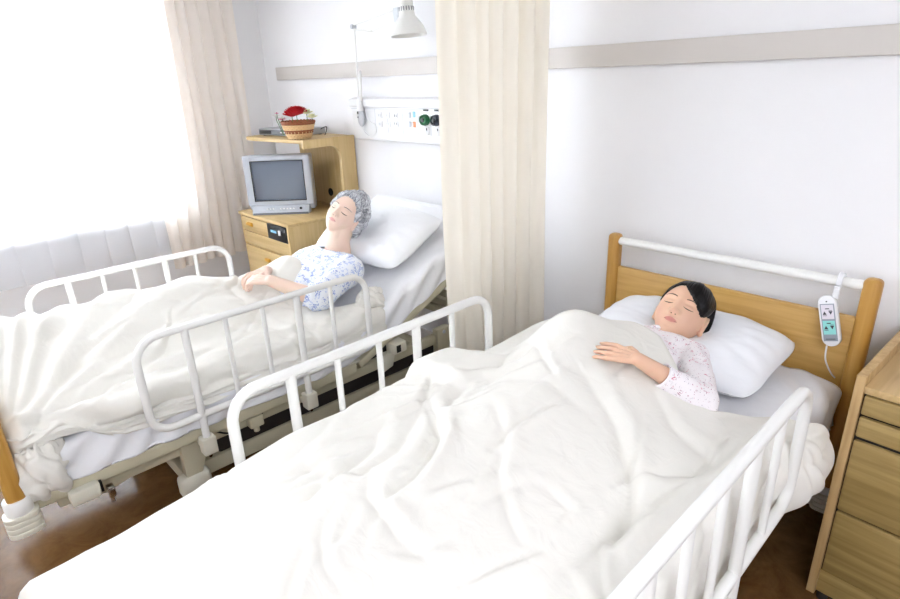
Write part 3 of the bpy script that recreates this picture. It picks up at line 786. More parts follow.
def bed(x0, x1, label, raised, headboard, group, foot):
    cx = (x0+x1)/2
    e = thing('hospital_bed', (cx, -1.2, 0), label, 'bed', group)
    # platform
    zt = .458
    for x in (x0+.012, x1-.012):
        y_to = -1.0 if raised else -.14
        part(MB().box((x-.022, foot+.03, zt-.058), (x+.022, y_to, zt-.004), .012, 3), 'side_tube', M['beige'], e)
    fr = MB()
    fr.box((cx-.03, foot+.05, zt-.054), (cx+.03, -.16, zt-.014), .006)
    for y in (foot+.05, -1.62, -1.02, -.16): fr.box((x0+.02, y-.02, zt-.055), (x1-.02, y+.02, zt-.012), .006)
    part(fr, 'mattress_platform', M['beige'], e)
    if raised:
        bk = MB(); ang = math.atan(.445)
        mt = Matrix.Translation((cx, -.99, .44)) @ Matrix.Rotation(ang, 4, 'X')
        w = (x1-x0)/2
        bk.box((-w-.01, 0, -.03), (-w+.03, .93, .012), .01, 2, mt); bk.box((w-.03, 0, -.03), (w+.01, .93, .012), .01, 2, mt)
        for y in (.05, .33, .62, .90): bk.box((-w, y-.02, -.03), (w, y+.02, .01), .004, 2, mt)
        part(bk, 'raised_back_frame', M['beige'], e)
    for k in range(7):
        ya = foot+.05+k*.185
        part(MB().box((x0+.02, ya, zt-.012), (x1+.004, ya+.17, zt), .004), 'deck_panel', M['beige_pale'], e)
    # inner fixed frame
    f2 = MB()
    for x in (x0+.07, x1-.07): f2.box((x-.02, foot+.1, .335), (x+.02, -.12, .385), .008)
    for y in (foot+.12, -.14): f2.box((x0+.07, y-.02, .335), (x1-.07, y+.02, .385), .006)
    part(f2, 'fixed_frame', M['beige'], e)
    # base on casters
    bs = MB()
    for x in (x0+.16, x1-.17): bs.box((x-.025, -1.76, .135), (x+.025, -.22, .205), .01)
    for y in (-1.73, -.26): bs.box((x0+.08, y-.03, .10), (x1-.10, y+.03, .16), .01)
    part(bs, 'base_frame', M['beige'], e)
    part(MB().box((cx-.06, -1.55, .19), (cx+.10, -.55, .27), .02), 'drive_unit', M['dark'], e)
    part(MB().box((x1-.20, -1.62, .215), (x1-.14, -.30, .30), .01), 'cable_duct', M['dark'], e)
    # lifting arms and columns
    for x in (x1-.055, x0+.055):
        for y in (-1.745, -.42):
            a = MB()
            a.prism([(y-.045, .42), (y+.05, .42), (y+.04, .30), (y+.015, .235), (y-.045, .235)], 'x', x-.018, x+.022, .004)
            o = part(a, 'lift_arm', M['beige'], e)
            f_ = MB().box((x-.03, y-.075, .155), (x+.035, y+.045, .245), .02, 3).build('arm_foot', M['beige_pale'])
            f_.parent = o; f_.data.transform(Matrix.Translation(-world_loc(e)))
            b = MB().lathe([(0, 0), (.010, 0), (.010, .006), (0, .008)], 14, Matrix.Translation((x+.02, y, .40)) @ Matrix.Rotation(PI/2, 4, 'Y')).build('pivot_bolt', M['gray_plastic'])
            b.parent = o; b.data.transform(Matrix.Translation(-world_loc(e)))
        a = MB().prism([(-2.13, .395), (-2.13, .335), (-2.05, .325), (-1.72, .40), (-1.72, .43)], 'x', x-.012, x+.016, .004)
        part(a, 'link_arm', M['beige'], e)
    # stub sockets at the foot and head sides for spare rails
    for x, s in ((x1+.012, 1), (x0-.012, -1)):
        m = MB(); m.box((x-.03, -2.165, .372), (x+.03, -2.075, .425), .008)
        o = part(m, 'spare_socket', M['beige_pale'], e)
        q = MB().box((x-.012, -2.074, .380), (x+.018, -2.066, .418), .001).build('socket_hole', M['black']); q.parent = o; q.data.transform(Matrix.Translation(-world_loc(e)))
        q = MB().box((x-.012, -2.058, .345), (x+.022, -2.035, .385), .004)
        q.lathe([(0, 0), (.007, 0), (.007, -.03), (0, -.03)], 12, Matrix.Translation((x+.006, -2.047, .350)))
        q = q.build('socket_latch', M['chrome']); q.parent = o; q.data.transform(Matrix.Translation(-world_loc(e)))
        m = MB(); m.box((x-.03, -.815, .43), (x+.035, -.735, .485), .008)
        m.prism([(-.86, .43), (-.78, .43), (-.80, .36), (-.86, .345)], 'x', x-.04, x+.0, .004)
        o = part(m, 'spare_socket', M['beige_pale'], e)
        q = MB().box((x+.034, -.80, .440), (x+.037, -.775, .475)).build('socket_hole', M['black'], smooth=False); q.parent = o; q.data.transform(Matrix.Translation(-world_loc(e)))
    m = MB(); m.box((x1-.03, -1.53, .35), (x1+.01, -1.47, .40), .008); m.lathe([(0, 0), (.012, 0), (.012, -.025), (0, -.025)], 12, Matrix.Translation((x1-.01, -1.5, .352)))
    part(m, 'frame_catch', M['beige'], e)
    for x in (x0+.16, x1-.17):
        for y in (-1.70, -.30): caster(e, x, y)
    # boards
    end_board(e, x0-.02, x1+.015, foot, .86, .80, .50, 'foot', None, .455)
    for x in (x0-.02, x1+.015): bumper(e, x+.004, foot-.0, .392)
    if headboard:
        end_board(e, x0+.010, x1+.053, -.105, .992, .850, .42, 'head', .962, .16)
        for x in (x0+.010, x1+.053): bumper(e, x, -.105, .12)
    else:
        m = MB(); m.box((x0, -.125, .40), (x1, -.095, .47), .01); part(m, 'head_crossbar', M['beige'], e)
    return e
bed2 = bed(-1.295, -.395, 'near hospital bed with golden oak headboard and white rails, the girl lying on it', False, True, None, -2.43)
bed1 = bed(-2.955, -2.035, 'far hospital bed beside the window with its back raised, wooden footboard corner at left', True, False, None, -2.292)
def cable(pts, r, name, mat, parent, n=40):
    P = [Vector(p) for p in pts]; out = []
    k = len(P)
    for i in range(k-1):
        p0 = P[max(i-1, 0)]; p1 = P[i]; p2 = P[i+1]; p3 = P[min(i+2, k-1)]
        for j in range(n//(k-1)+1):
            t = j/(n//(k-1)+1)
            out.append(.5*((2*p1)+(-p0+p2)*t+(2*p0-5*p1+4*p2-p3)*t*t+(-p0+3*p1-3*p2+p3)*t**3))
    out.append(P[-1])
    return MB().tube(out, r, 8)
part(cable([(-2.10, -1.74, .37), (-2.09, -1.66, .375), (-2.085, -1.60, .345), (-2.12, -1.55, .33), (-2.06, -1.48, .37), (-2.08, -1.42, .42)], .004, 'power_cable', M['black'], bed1), 'power_cable', M['black'], bed1)

o, ys = rail_parts(bed1, -1.975, -1.886, -.952, .877, .53)
for y in ys: bracket(bed1, -1.975, y, .405, 1)
o, ys = rail_parts(bed1, -2.97, -2.013, -1.113, .862, .53, side=-1)
for y in ys: bracket(bed1, -2.97, y, .415, -1)
o, ys = rail_parts(bed2, -1.405, -1.822, -.796, .874, .525, r=.0155)
for y in ys: bracket(bed2, -1.37, y, .405, -1)
o, ys = rail_parts(bed2, -.328, -1.77, -.735, .872, .50, side=-1, r=.0155)
for y in ys: bracket(bed2, -.35, y, .405, 1)

# bed hand control hanging on the headboard rail
def remote():
    e = thing('bed_remote', (-.432, -.135, .982), 'white bed remote with pink and aqua button panels hanging from the headboard rail', 'remote control')
    ry = Matrix.Rotation(math.radians(-17), 4, 'Y') @ Matrix.Rotation(math.radians(-6), 4, 'X')
    m = MB()
    pts = []
    w, h = .028, .088
    for i in range(17): a = PI*i/16; pts.append((w*math.cos(a), h-w+w*math.sin(a)))
    for i in range(17): a = PI+PI*i/16; pts.append((w*math.cos(a), -h+w+w*math.sin(a)))
    m.prism(pts, 'y', -.012, .012, .005)
    bm_ = m.build('handset', M['cup'], e)
    bm_.data.transform(Matrix.Translation((0, -.012, -.150)) @ ry)
    def face(poly, mat, name, d=.0132, par=bm_, lab=None):
        o = MB().prism(poly, 'y', -d-.0008, -d+.003).build(name, mat, par, smooth=False)
        o.data.transform(Matrix.Translation((0, -.012, -.150)) @ ry)
        if lab: o['label'] = lab
    rect = lambda x0, z0, x1, z1: [(x0, z0), (x1, z0), (x1, z1), (x0, z1)]
    face(rect(-.021, -.068, .021, .060), M['graylabel'], 'key_surround', .0128, lab='grey surround')
    face(rect(-.018, .008, .018, .057), M['pinklabel'], 'button_panel', .0136, lab='pale pink button panel')
    face(rect(-.018, -.045, .018, .002), M['teal'], 'button_panel', .0136, lab='aqua button panel')
    for (zc, up) in ((.030, 1), (-.020, 1)):
        face([(-.015, zc-.007), (-.003, zc-.007), (-.009, zc+.005)], M['ink'], 'up_arrow', .0142)
        face([(.015, zc+.005), (.003, zc+.005), (.009, zc-.007)], M['ink'], 'down_arrow', .0142)
        face(rect(-.006, zc+.012, .006, zc+.015), M['ink'], 'printed_line', .0142)
        face(rect(-.015, zc-.011, -.003, zc-.0095), M['ink'], 'printed_line', .0142)
        face(rect(.004, zc+.007, .014, zc+.0085), M['ink'], 'printed_line', .0142)
    face(rect(-.014, -.062, .014, -.060), M['ink'], 'printed_line', .0142)
    face(rect(-.002, .066, .002, .070), M['ink'], 'indicator', .0136)
    hk = MB()
    hk.prism(rect(-.009, -.070, .009, -.028), 'y', -.010, -.002, .002)
    pts = [(-.0, -.010+.0, -.040)]+[(0, .030+.027*math.cos(a), -.020+.027*math.sin(a)) for a in np.linspace(PI*1.15, -.25*PI, 22)]
    for dx in (-.006, -.002, .002, .006): hk.tube([(p[0]+dx, p[1], p[2]) for p in pts], .0028, 8)
    hk.build('hook', M['cup'], e)
    c = cable([(.008, -.02, -.238), (.012, -.025, -.28), (.022, -.02, -.31), (.035, .0, -.345), (.055, .045, -.40), (.06, .05, -.50), (.065, .05, -.62), (.05, .05, -.72), (.06, .03, -.80)], .0028, '', None, None, 60)
    c.build('cord', M['cup'], e)
    co = MB(); pts = []
    for i in range(180):
        t = i/180; pts.append((.063+.012*math.cos(t*2*PI*12), .022+.012*math.sin(t*2*PI*12), -.42-.36*t))
    co.tube(pts, .0022, 6); co.build('coiled_cord', M['cup'], e)
remote()

# ------------------------------------------------------------------ bedside cabinet (right)
def bedside():
    x0, x1, yf, yb = -.267, .24, -.52, -.03
    e = thing('bedside_cabinet', ((x0+x1)/2, (yf+yb)/2, 0), 'ash wood bedside cabinet with four drawers to the right of the near bed', 'cabinet')
    for xa, xb in ((x0, x0+.024), (x1-.024, x1)):
        m = MB().prism([(yf, .03), (yb, .03), (yb, .836), (yf, .827)], 'x', xa, xb, .002); part(m, 'side_panel', M['ash_edge'], e)
    part(MB().box((x0+.024, yf+.006, .774), (x1-.024, yb, .796), .002), 'top', M['ash_top'], e)
    part(MB().box((x0+.024, yb-.012, .03), (x1-.024, yb, .836)), 'back_panel', M['ash'], e)
    part(MB().box((x0+.024, yf+.02, .03), (x1-.024, yf+.03, .774)), 'inner_frame', M['dark'], e)
    for za, zb in ((.709, .770), (.636, .701), (.374, .624), (.135, .366)):
        m = MB().box((x0+.028, yf+.002, za), (x1-.028, yf+.02, zb), .006)
        o = part(m, 'drawer', M['ash'], e)
        k = MB().lathe([(0, 0), (.010, 0), (.008, .012), (.015, .02), (.012, .028), (0, .03)], 18, Matrix.Translation(((x0+x1)/2+.01, yf+.002, (za+zb)/2)) @ Matrix.Rotation(PI/2, 4, 'X')).build('knob', M['knob'])
        k.parent = o; k.data.transform(Matrix.Translation(-world_loc(e)))
    part(MB().box((x0+.024, yf+.012, .04), (x1-.024, yf+.03, .128), .002), 'plinth', M['ash'], e)
    for x in (x0+.04, x1-.04):
        for y in (yf+.04, yb-.04):
            part(MB().lathe([(0, 0), (.016, 0), (.016, .03), (0, .03)], 16, Matrix.Translation((x, y, 0))), 'foot', M['dark'], e)
bedside()
for o_ in bpy.data.objects:
    if o_.name == 'bedside_cabinet': o_.rotation_euler = (0, 0, math.radians(-3)); o_.location.x += .010
d = MB().lathe([(0, 0), (.035, 0), (.045, .008), (.052, .018), (.048, .020), (.036, .008), (0, .006)], 36)
o = d.build('wooden_dish', M['ash_top'], None); o.location = (-.132, -.41, .797); tag(o, 'small round wooden dish on the bedside cabinet, cut by the right edge', 'dish')
d = MB().lathe([(0, 0), (.032, 0), (.034, .004), (.036, .085), (.032, .085), (.030, .008), (0, .008)], 32)
d.tube([Vector((.034, 0, .065)), Vector((.055, 0, .062)), Vector((.060, 0, .042)), Vector((.052, 0, .022)), Vector((.033, 0, .018))], .005, 10)
o = d.build('white_cup', M['cup'], None); o.location = (-.112, -.30, .797); tag(o, 'white cup standing on the bedside cabinet behind the wooden dish', 'cup')

# ------------------------------------------------------------------ television cabinet
def tv_cabinet():
    x0, x1, yf = -3.985, -3.30, -.575
    zt = .815
    e = thing('television_cabinet', ((x0+x1)/2, yf/2, 0), 'light beech television cabinet with hutch between window drape and far bed', 'cabinet')
    b = MB()
    b.box((x0, yf+.02, .03), (x0+.022, 0-.015, zt-.02), .002); b.box((x1-.022, yf+.0, .03), (x1, -.015, zt-.02), .002)
    b.box((x0+.022, -.03, .03), (x1-.022, -.015, zt)); b.box((x0+.022, yf+.03, .03), (x1-.022, yf+.04, zt-.02))
    b.box((x0+.022, yf+.03, .03), (x1-.022, -.03, .06))
    part(b, 'carcass', M['beech_side'], e)
    part(MB().box((x0, yf, zt-.022), (x1, -.015, zt), .004), 'worktop', M['beech'], e)
    # front: shallow drawer, card reader, rail, lower door
    dx = x0+.02
    o = part(MB().box((dx, yf+.004, .690), (dx+.385, yf+.03, .785), .003), 'drawer', M['beech'], e)
    k = MB(); k.prism([(.0, -.014), (.0, .014), (-.014, .010), (-.020, 0), (-.014, -.010)], 'x', x0+.125, x0+.195, .003)
    k.bm.verts.ensure_lookup_table()
    bmesh.ops.translate(k.bm, vec=(0, yf+.004, .742), verts=k.bm.verts)
    k = k.build('knob', M['knob']); k.parent = o; k.data.transform(Matrix.Translation(-world_loc(e)))
    r = part(MB().box((dx+.39, yf-.002, .688), (x1-.025, yf+.03, .788), .002), 'card_reader', M['black'], e, 'black card reader')
    q = MB().box((dx+.44, yf-.005, .737), (dx+.51, yf-.001, .752)).build('display', M['skyblue'], smooth=False); q.parent = r; q.data.transform(Matrix.Translation(-world_loc(e)))
    q = MB().box((dx+.545, yf-.010, .730), (dx+.565, yf-.001, .762), .002).build('button', M['white_plastic']); q.parent = r; q.data.transform(Matrix.Translation(-world_loc(e)))
    part(MB().box((dx, yf+.006, .600), (x1-.025, yf+.03, .683), .003), 'front_rail', M['beech'], e)
    o = part(MB().box((dx, yf+.010, .05), (x1-.025, yf+.03, .578), .003), 'door', M['beech'], e)
    k = MB().box(((x0+x1)/2-.03, yf-.008, .508), ((x0+x1)/2+.03, yf+.011, .530), .004).build('door_pull', M['knob']); k.parent = o; k.data.transform(Matrix.Translation(-world_loc(e)))
    # hutch
    bp = part(MB().box((x0, -.030, zt), (x1-.02, -.012, 1.295), .002), 'hutch_back', M['beech_side'], e)
    q = MB().lathe([(0, 0), (.028, 0), (.028, .004), (0, .004)], 22, Matrix.Translation((-3.62, -.030, .905)) @ Matrix.Rotation(PI/2, 4, 'X')).build('cable_hole', M['black']); q.parent = bp; q.data.transform(Matrix.Translation(-world_loc(e)))
    # C shaped side with rounded inner corner
    zs, ze, y0, y1 = zt, 1.312, -.395, -.012
    leg = .115; top = .052; R = .075
    poly = [(y1, zs), (y1, ze), (y0, ze), (y0, ze-top)]
    cy, cz = y1-leg-R, ze-top-R
    poly += [(cy+R*math.sin(a), cz+R*math.cos(a)) for a in np.linspace(0, PI/2, 9)]
    poly += [(y1-leg, zs)]
    part(MB().prism(poly, 'x', x1-.03, x1, .002), 'hutch_side', M['beech_side'], e)
    part(MB().prism([(x0-.02, -.012), (x1-.03, -.012), (x1-.03, -.395), (x0+.14, -.455), (x0+.02, -.44), (x0-.02, -.36)], 'z', 1.288, 1.310, .003), 'hutch_top', M['beech'], e)
tv_cabinet()

def television():
    yaw = math.radians(46.4)
    e = thing('television', (-3.655, -.405, .816), 'silver grey boxy television on the beech cabinet', 'television')
    e.rotation_euler = (0, 0, yaw)
    # local: x right along the screen, y backwards, z up
    W2_, H = .222, .385
    m = MB(); m.box((-W2_, 0, .012), (W2_, .09, H), .012, 3)
    b2 = bmesh.new()
    back = [(-W2_+.006, .085, .02), (W2_-.006, .085, .02), (W2_-.006, .085, H-.006), (-W2_+.006, .085, H-.006)]
    far = [(-.13, .34, .04), (.13, .34, .04), (.13, .34, H-.09), (-.13, .34, H-.09)]
    A = [b2.verts.new(p) for p in back]; B = [b2.verts.new(p) for p in far]
    b2.faces.new(A); b2.faces.new(B[::-1])
    for i in range(4): b2.faces.new((A[i], B[i], B[(i+1) % 4], A[(i+1) % 4]))
    bmesh.ops.bevel(b2, geom=b2.edges[:], offset=.012, segments=3, affect='EDGES', profile=.5); 
    rear = MB(); rear.merge(b2); rear.build('rear_shell', M['gray_dark'], e)
    # front bezel as frame around the tube
    m = MB()
    sx0, sx1, sz0, sz1 = -.172, .172, .088, .348
    f = -.012
    m.box((-W2_, f, .055), (sx0, .02, H), .008, 3); m.box((sx1, f, .055), (W2_, .02, H), .008, 3)
    m.box((sx0-.01, f, sz1), (sx1+.01, .02, H), .008, 3); m.box((sx0-.01, f, .055), (sx1+.01, .02, sz0), .008, 3)
    m.box((-W2_, .01, .02), (W2_, .092, H), .012, 3)
    m.build('housing', M['gray_tv'], e)
    gr = MB(); 
    for (a, b_, c, d_) in ((sx0-.004, sz0-.004, sx1+.004, sz0), (sx0-.004, sz1, sx1+.004, sz1+.004), (sx0-.004, sz0, sx0, sz1), (sx1, sz0, sx1+.004, sz1)):
        gr.box((a, -.0135, b_), (c, .012, d_), .001)
    gr.build('screen_surround', M['black'], e)
    n = 24; U, V = np.meshgrid(np.linspace(-1, 1, n), np.linspace(-1, 1, n), indexing='ij')
    P = np.stack([U*.174, -.010*(1-.5*(U**2+V**2))+.004, (sz0+sz1)/2+V*.132], -1)
    s = grid('screen', P, M['screen']); s.parent = e
    c = MB(); c.prism([(-.055, .0), (.02, .0), (.02, .058), (-.018, .056), (-.050, .022)], 'x', -W2_+.03, W2_-.03, .005)
    cp = c.build('control_panel', M['gray_tv'], e)
    d = MB().prism([(-.060, .0), (-.04, .0), (-.04, .014), (-.056, .012)], 'x', -W2_+.035, W2_-.035, .002).build('panel_lip', M['gray_dark'], cp)
    for i in range(8):
        x = (-.09, -.07, -.05, .0, .022, .044, .066, .088)[i]
        MB().box((x-.006, -.046, .032), (x+.006, -.030, .040), .002, 1).build('button', M['white_plastic'], cp)
    MB().lathe([(0, 0), (.010, 0), (.008, .008), (0, .009)], 16, Matrix.Translation((.135, -.036, .034)) @ Matrix.Rotation(math.radians(55), 4, 'X')).build('power_button', M['black'], cp)
    MB().box((-.16, .0, -.0), (.16, .25, .02), .004).build('stand', M['gray_dark'], e)
television()

# video player and flower basket on the hutch
def player():
    e = thing('video_player', (-3.76, -.20, 1.311), 'slim silver disc player lying on top of the hutch behind the flower basket', 'disc player')
    e.rotation_euler = (0, 0, math.radians(8))
    MB().box((-.20, -.125, .004), (.20, .125, .046), .004).build('case', M['silver'], e)
    f = MB().box((-.198, -.128, .008), (.198, -.120, .042), .002).build('front_panel', M['gray_dark'], e)
    MB().box((-.185, -.1295, .014), (-.06, -.127, .036), .001).build('display', M['black'], f)
    for x in (.05, .08, .11, .15): MB().box((x-.008, -.131, .022), (x+.008, -.127, .030), .001).build('button', M['white_plastic'], f)
    for x in (-.17, .17):
        for y in (-.10, .10): MB().lathe([(0, 0), (.012, 0), (.012, .006), (0, .006)], 12, Matrix.Translation((x, y, -.001))).build('foot', M['black'], e)
    cable([(.19, .08, .03), (.24, .10, .05), (.27, .07, .02), (.29, .04, .004)], .003, '', None, None, 24).build('cable', M['black'], e)
player()
BK = Vector((-3.435, -.335, 1.3125)); BS = 1.28
def basket():
    e = thing('flower_basket', BK, 'round woven cane basket on top of the hutch', 'basket')
    rows = 9
    for k in range(rows):
        z = .006+k*.0082; r = .052+.024*(k/(rows-1))**.8
        dark = k in (3, 4, 8)
        pts = [((r+.0022*(-1)**(i+k))*math.cos(2*PI*i/44), (r+.0022*(-1)**(i+k))*math.sin(2*PI*i/44), z) for i in range(44)]
        MB().tube(pts, .0046, 7, closed=True).build('cane_row', M['wicker_dark'] if dark else M['wicker'], e)
    st = MB()
    for i in range(22):
        a = 2*PI*i/22
        st.tube([(.050*math.cos(a), .050*math.sin(a), 0), (.066*math.cos(a), .066*math.sin(a), .035), (.076*math.cos(a), .076*math.sin(a), .076)], .0025, 6)
    st.build('upright_canes', M['wicker'], e)
    MB().lathe([(0, .002), (.050, .002), (.068, .06), (.064, .06), (.048, .008), (0, .008)], 32).build('lining', M['wicker'], e)
    pts = [((.078+.002*math.sin(i*9))*math.cos(2*PI*i/60), (.078+.002*math.sin(i*9))*math.sin(2*PI*i/60), .080+.002*math.cos(i*9)) for i in range(60)]
    MB().tube(pts, .0058, 8, closed=True).build('braided_rim', M['wicker_dark'], e)
    for ch in [o for o in bpy.data.objects if o.parent == e]: ch.data.transform(Matrix.Scale(BS, 4))
basket()
def bloom(kind, c, r, mat, layers, n, label, cup=.6, seed=0):
    rnd = random.Random(seed)
    bm = bmesh.new()
    for L in range(layers):
        t = L/max(1, layers-1) if layers > 1 else 0
        el = math.radians(12+62*t); rr = r*(1-.35*t)
        for k in range(max(4, int(n*(1-.5*t)))):
            az = 2*PI*(k+.5*(L % 2))/max(4, int(n*(1-.5*t)))+rnd.uniform(-.15, .15)
            nu, nv = 6, 5; vs = []
            for i in range(nu):
                s = i/(nu-1)
                for j in range(nv):
                    w = (j/(nv-1)-.5)
                    width = rr*.75*math.sin(PI*min(1, .15+.75*s))
                    ruffle = .06*r*math.sin(j*2.6+i+k)*s
                    e_ = el+cup*.5*(s-.5)
                    d = rr*s
                    x = d*math.cos(e_); z = d*math.sin(e_)+ruffle+abs(w)*width*.25; y = w*width
                    vs.append(bm.verts.new((x*math.cos(az)-y*math.sin(az), x*math.sin(az)+y*math.cos(az), z)))
            for i in range(nu-1):
                for j in range(nv-1): bm.faces.new((vs[i*nv+j], vs[(i+1)*nv+j], vs[(i+1)*nv+j+1], vs[i*nv+j+1]))
    mb = MB(); mb.merge(bm)
    e = thing(kind, c, label, 'flower', 'flowers in the basket')
    mb.build('petals', mat, e)
    MB().tube([(0, 0, .005), (0, 0, -.5*r-.01), ((BK.x-c[0])*.25, (BK.y-c[1])*.25, BK.z+.02-c[2])], .002, 7).build('stem', M['leaf'], e)
    return e
top = BK.z+.085*BS
bloom('red_carnation', (BK.x+.012*BS, BK.y-.010*BS, top+.026*BS), .060*BS, M['red'], 8, 11, 'large ruffled red carnation in the middle of the basket', seed=1)
bloom('red_carnation', (BK.x-.030*BS, BK.y-.012*BS, top+.018*BS), .046*BS, M['red'], 6, 10, 'smaller red carnation tucked at the left of the large one', seed=2)
bloom('pink_blossom', (BK.x-.058*BS, BK.y-.052*BS, top+.004*BS), .022*BS, M['pinkp'], 2, 6, 'pink blossom hanging over the left of the basket rim', seed=3)
bloom('white_blossom', (BK.x-.040*BS, BK.y-.060*BS, top+.012*BS), .020*BS, M['whitep'], 2, 6, 'small white blossom beside the pink one', seed=4)
bloom('white_blossom', (BK.x-.100*BS, BK.y-.060*BS, top+.020*BS), .019*BS, M['whitep'], 2, 5, 'white blossom furthest left, above the dark player front', seed=5)
bloom('pink_blossom', (BK.x-.085*BS, BK.y-.062*BS, top+.034*BS), .012*BS, M['pinkp'], 2, 5, 'tiny pink blossom at the upper left of the bunch', seed=8)
bloom('cream_blossom', (BK.x+.040*BS, BK.y+.030*BS, top+.030*BS), .034*BS, M['yellowp'], 3, 8, 'cream blossom behind the red carnation at the right', seed=6)
bloom('cream_blossom', (BK.x+.052*BS, BK.y+.050*BS, top+.010*BS), .030*BS, M['yellowp'], 3, 8, 'cream blossom low at the right rim of the basket', seed=7)

# ------------------------------------------------------------------ service panel on the wall, lamp
def service_panel():
    x0, x1, z0, z1 = -3.245, -2.0, 1.292, 1.545
    e = thing('wall_service_panel', ((x0+x1)/2, 0, (z0+z1)/2), 'long white service panel with gas valves and sockets on the wall above the far bed', 'wall panel')
    part(MB().box((x0, -.055, z0), (x1, -.002, z1), .014, 4), 'panel_body', M['white_plastic'], e)
    part(MB().box((x0+.004, -.075, z1-.055), (x1-.004, -.050, z1-.006), .008, 3), 'upper_ledge', M['white_plastic'], e)
    g = MB()
    g.box((x0+.004, -.0565, z1-.066), (x1-.01, -.053, z1-.063))
    for x in (-3.0, -2.88, -2.74, -2.61, -2.50, -2.39): g.box((x-.001, -.0562, z0+.05), (x+.001, -.053, z1-.066))
    part(g, 'panel_joint', M['gray_plastic'], e, smooth=False)
    yf = -.056
    def sock(x, z, mat, n):
        m = MB().box((x-.020, yf-.004, z-.018), (x+.020, yf, z+.018), .003); o = part(m, 'socket', M['white_plastic'], e)
        for d in (-.008, .008):
            q = MB().box((x+d-.0022, yf-.0052, z-.007), (x+d+.0022, yf-.0035, z+.007)).build('slot', mat, smooth=False); q.parent = o; q.data.transform(Matrix.Translation(-world_loc(e)))
    for z in (1.40, 1.445): sock(-2.80, z, M['black'], 2); 
    for z in (1.395, 1.445): sock(-2.95, z, M['gray_plastic'], 2); sock(-2.875, z, M['gray_plastic'], 2)
    for (x, z, mt) in ((-2.675, 1.45, 'gray_plastic'), (-2.675, 1.40, 'gray_plastic'), (-2.635, 1.455, 'skyblue'), (-2.635, 1.40, 'orange'), (-2.59, 1.43, 'gray_plastic')):
        part(MB().box((x-.011, yf-.003, z-.016), (x+.011, yf, z+.016), .002), 'switch', M[mt], e)
    for x, mt in ((-2.535, 'green'), (-2.445, 'navy'), (-2.355, 'gray_plastic')):
        v = MB().lathe([(0, 0), (.030, 0), (.031, .012), (.027, .030), (.018, .034), (.016, .024), (.010, .022), (0, .022)], 28, Matrix.Translation((x, yf, 1.428)) @ Matrix.Rotation(PI/2, 4, 'X'))
        o = part(v, 'gas_valve', M[mt], e, {'green': 'green gas valve', 'navy': 'black gas valve'}.get(mt))
        q = MB().lathe([(0, 0), (.011, 0), (.011, .012), (0, .012)], 16, Matrix.Translation((x, yf-.022, 1.428)) @ Matrix.Rotation(PI/2, 4, 'X')).build('valve_core', M['black']); q.parent = o; q.data.transform(Matrix.Translation(-world_loc(e)))
        part(MB().box((x-.020, yf-.002, 1.474), (x+.022, yf, 1.484)), 'name_strip', M['black'], e, smooth=False)
        c = MB().box((x-.022, yf-.008, 1.345), (x+.022, yf, 1.392), .008); part(c, 'flow_tab', M['white_plastic'], e)
        part(MB().box((x+.006, yf-.010, 1.372), (x+.012, yf-.007, 1.384)), 'flow_mark', M['ink'], e, smooth=False)
service_panel()
def nurse_call():
    e = thing('call_button', (-3.115, -.075, 1.43), 'pale grey oval call button hanging with a looped cord at the panel left end', 'call button')
    m = MB().lathe([(0, -.055), (.018, -.050), (.030, -.030), (.033, 0), (.030, .030), (.018, .048), (0, .052)], 24, Matrix.Diagonal((1, .5, 1, 1)))
    m.build('button_body', M['gray_plastic'], e)
    MB().box((-.016, -.020, .020), (-.006, -.014, .036), .002).build('dark_slot', M['black'], e)
    MB().box((-.018, -.019, -.002), (-.010, -.014, .006), .002).build('small_led', M['ink'], e)
    pts = [(.0, 0, -.05), (.04, -.01, -.09), (.10, -.012, -.11), (.15, -.01, -.085), (.15, -.01, -.04), (.10, 0, -.03), (.06, 0, .00), (.05, 0, .05)]
    cable(pts, .003, '', None, None, 60).build('cord', M['white_plastic'], e)
nurse_call()
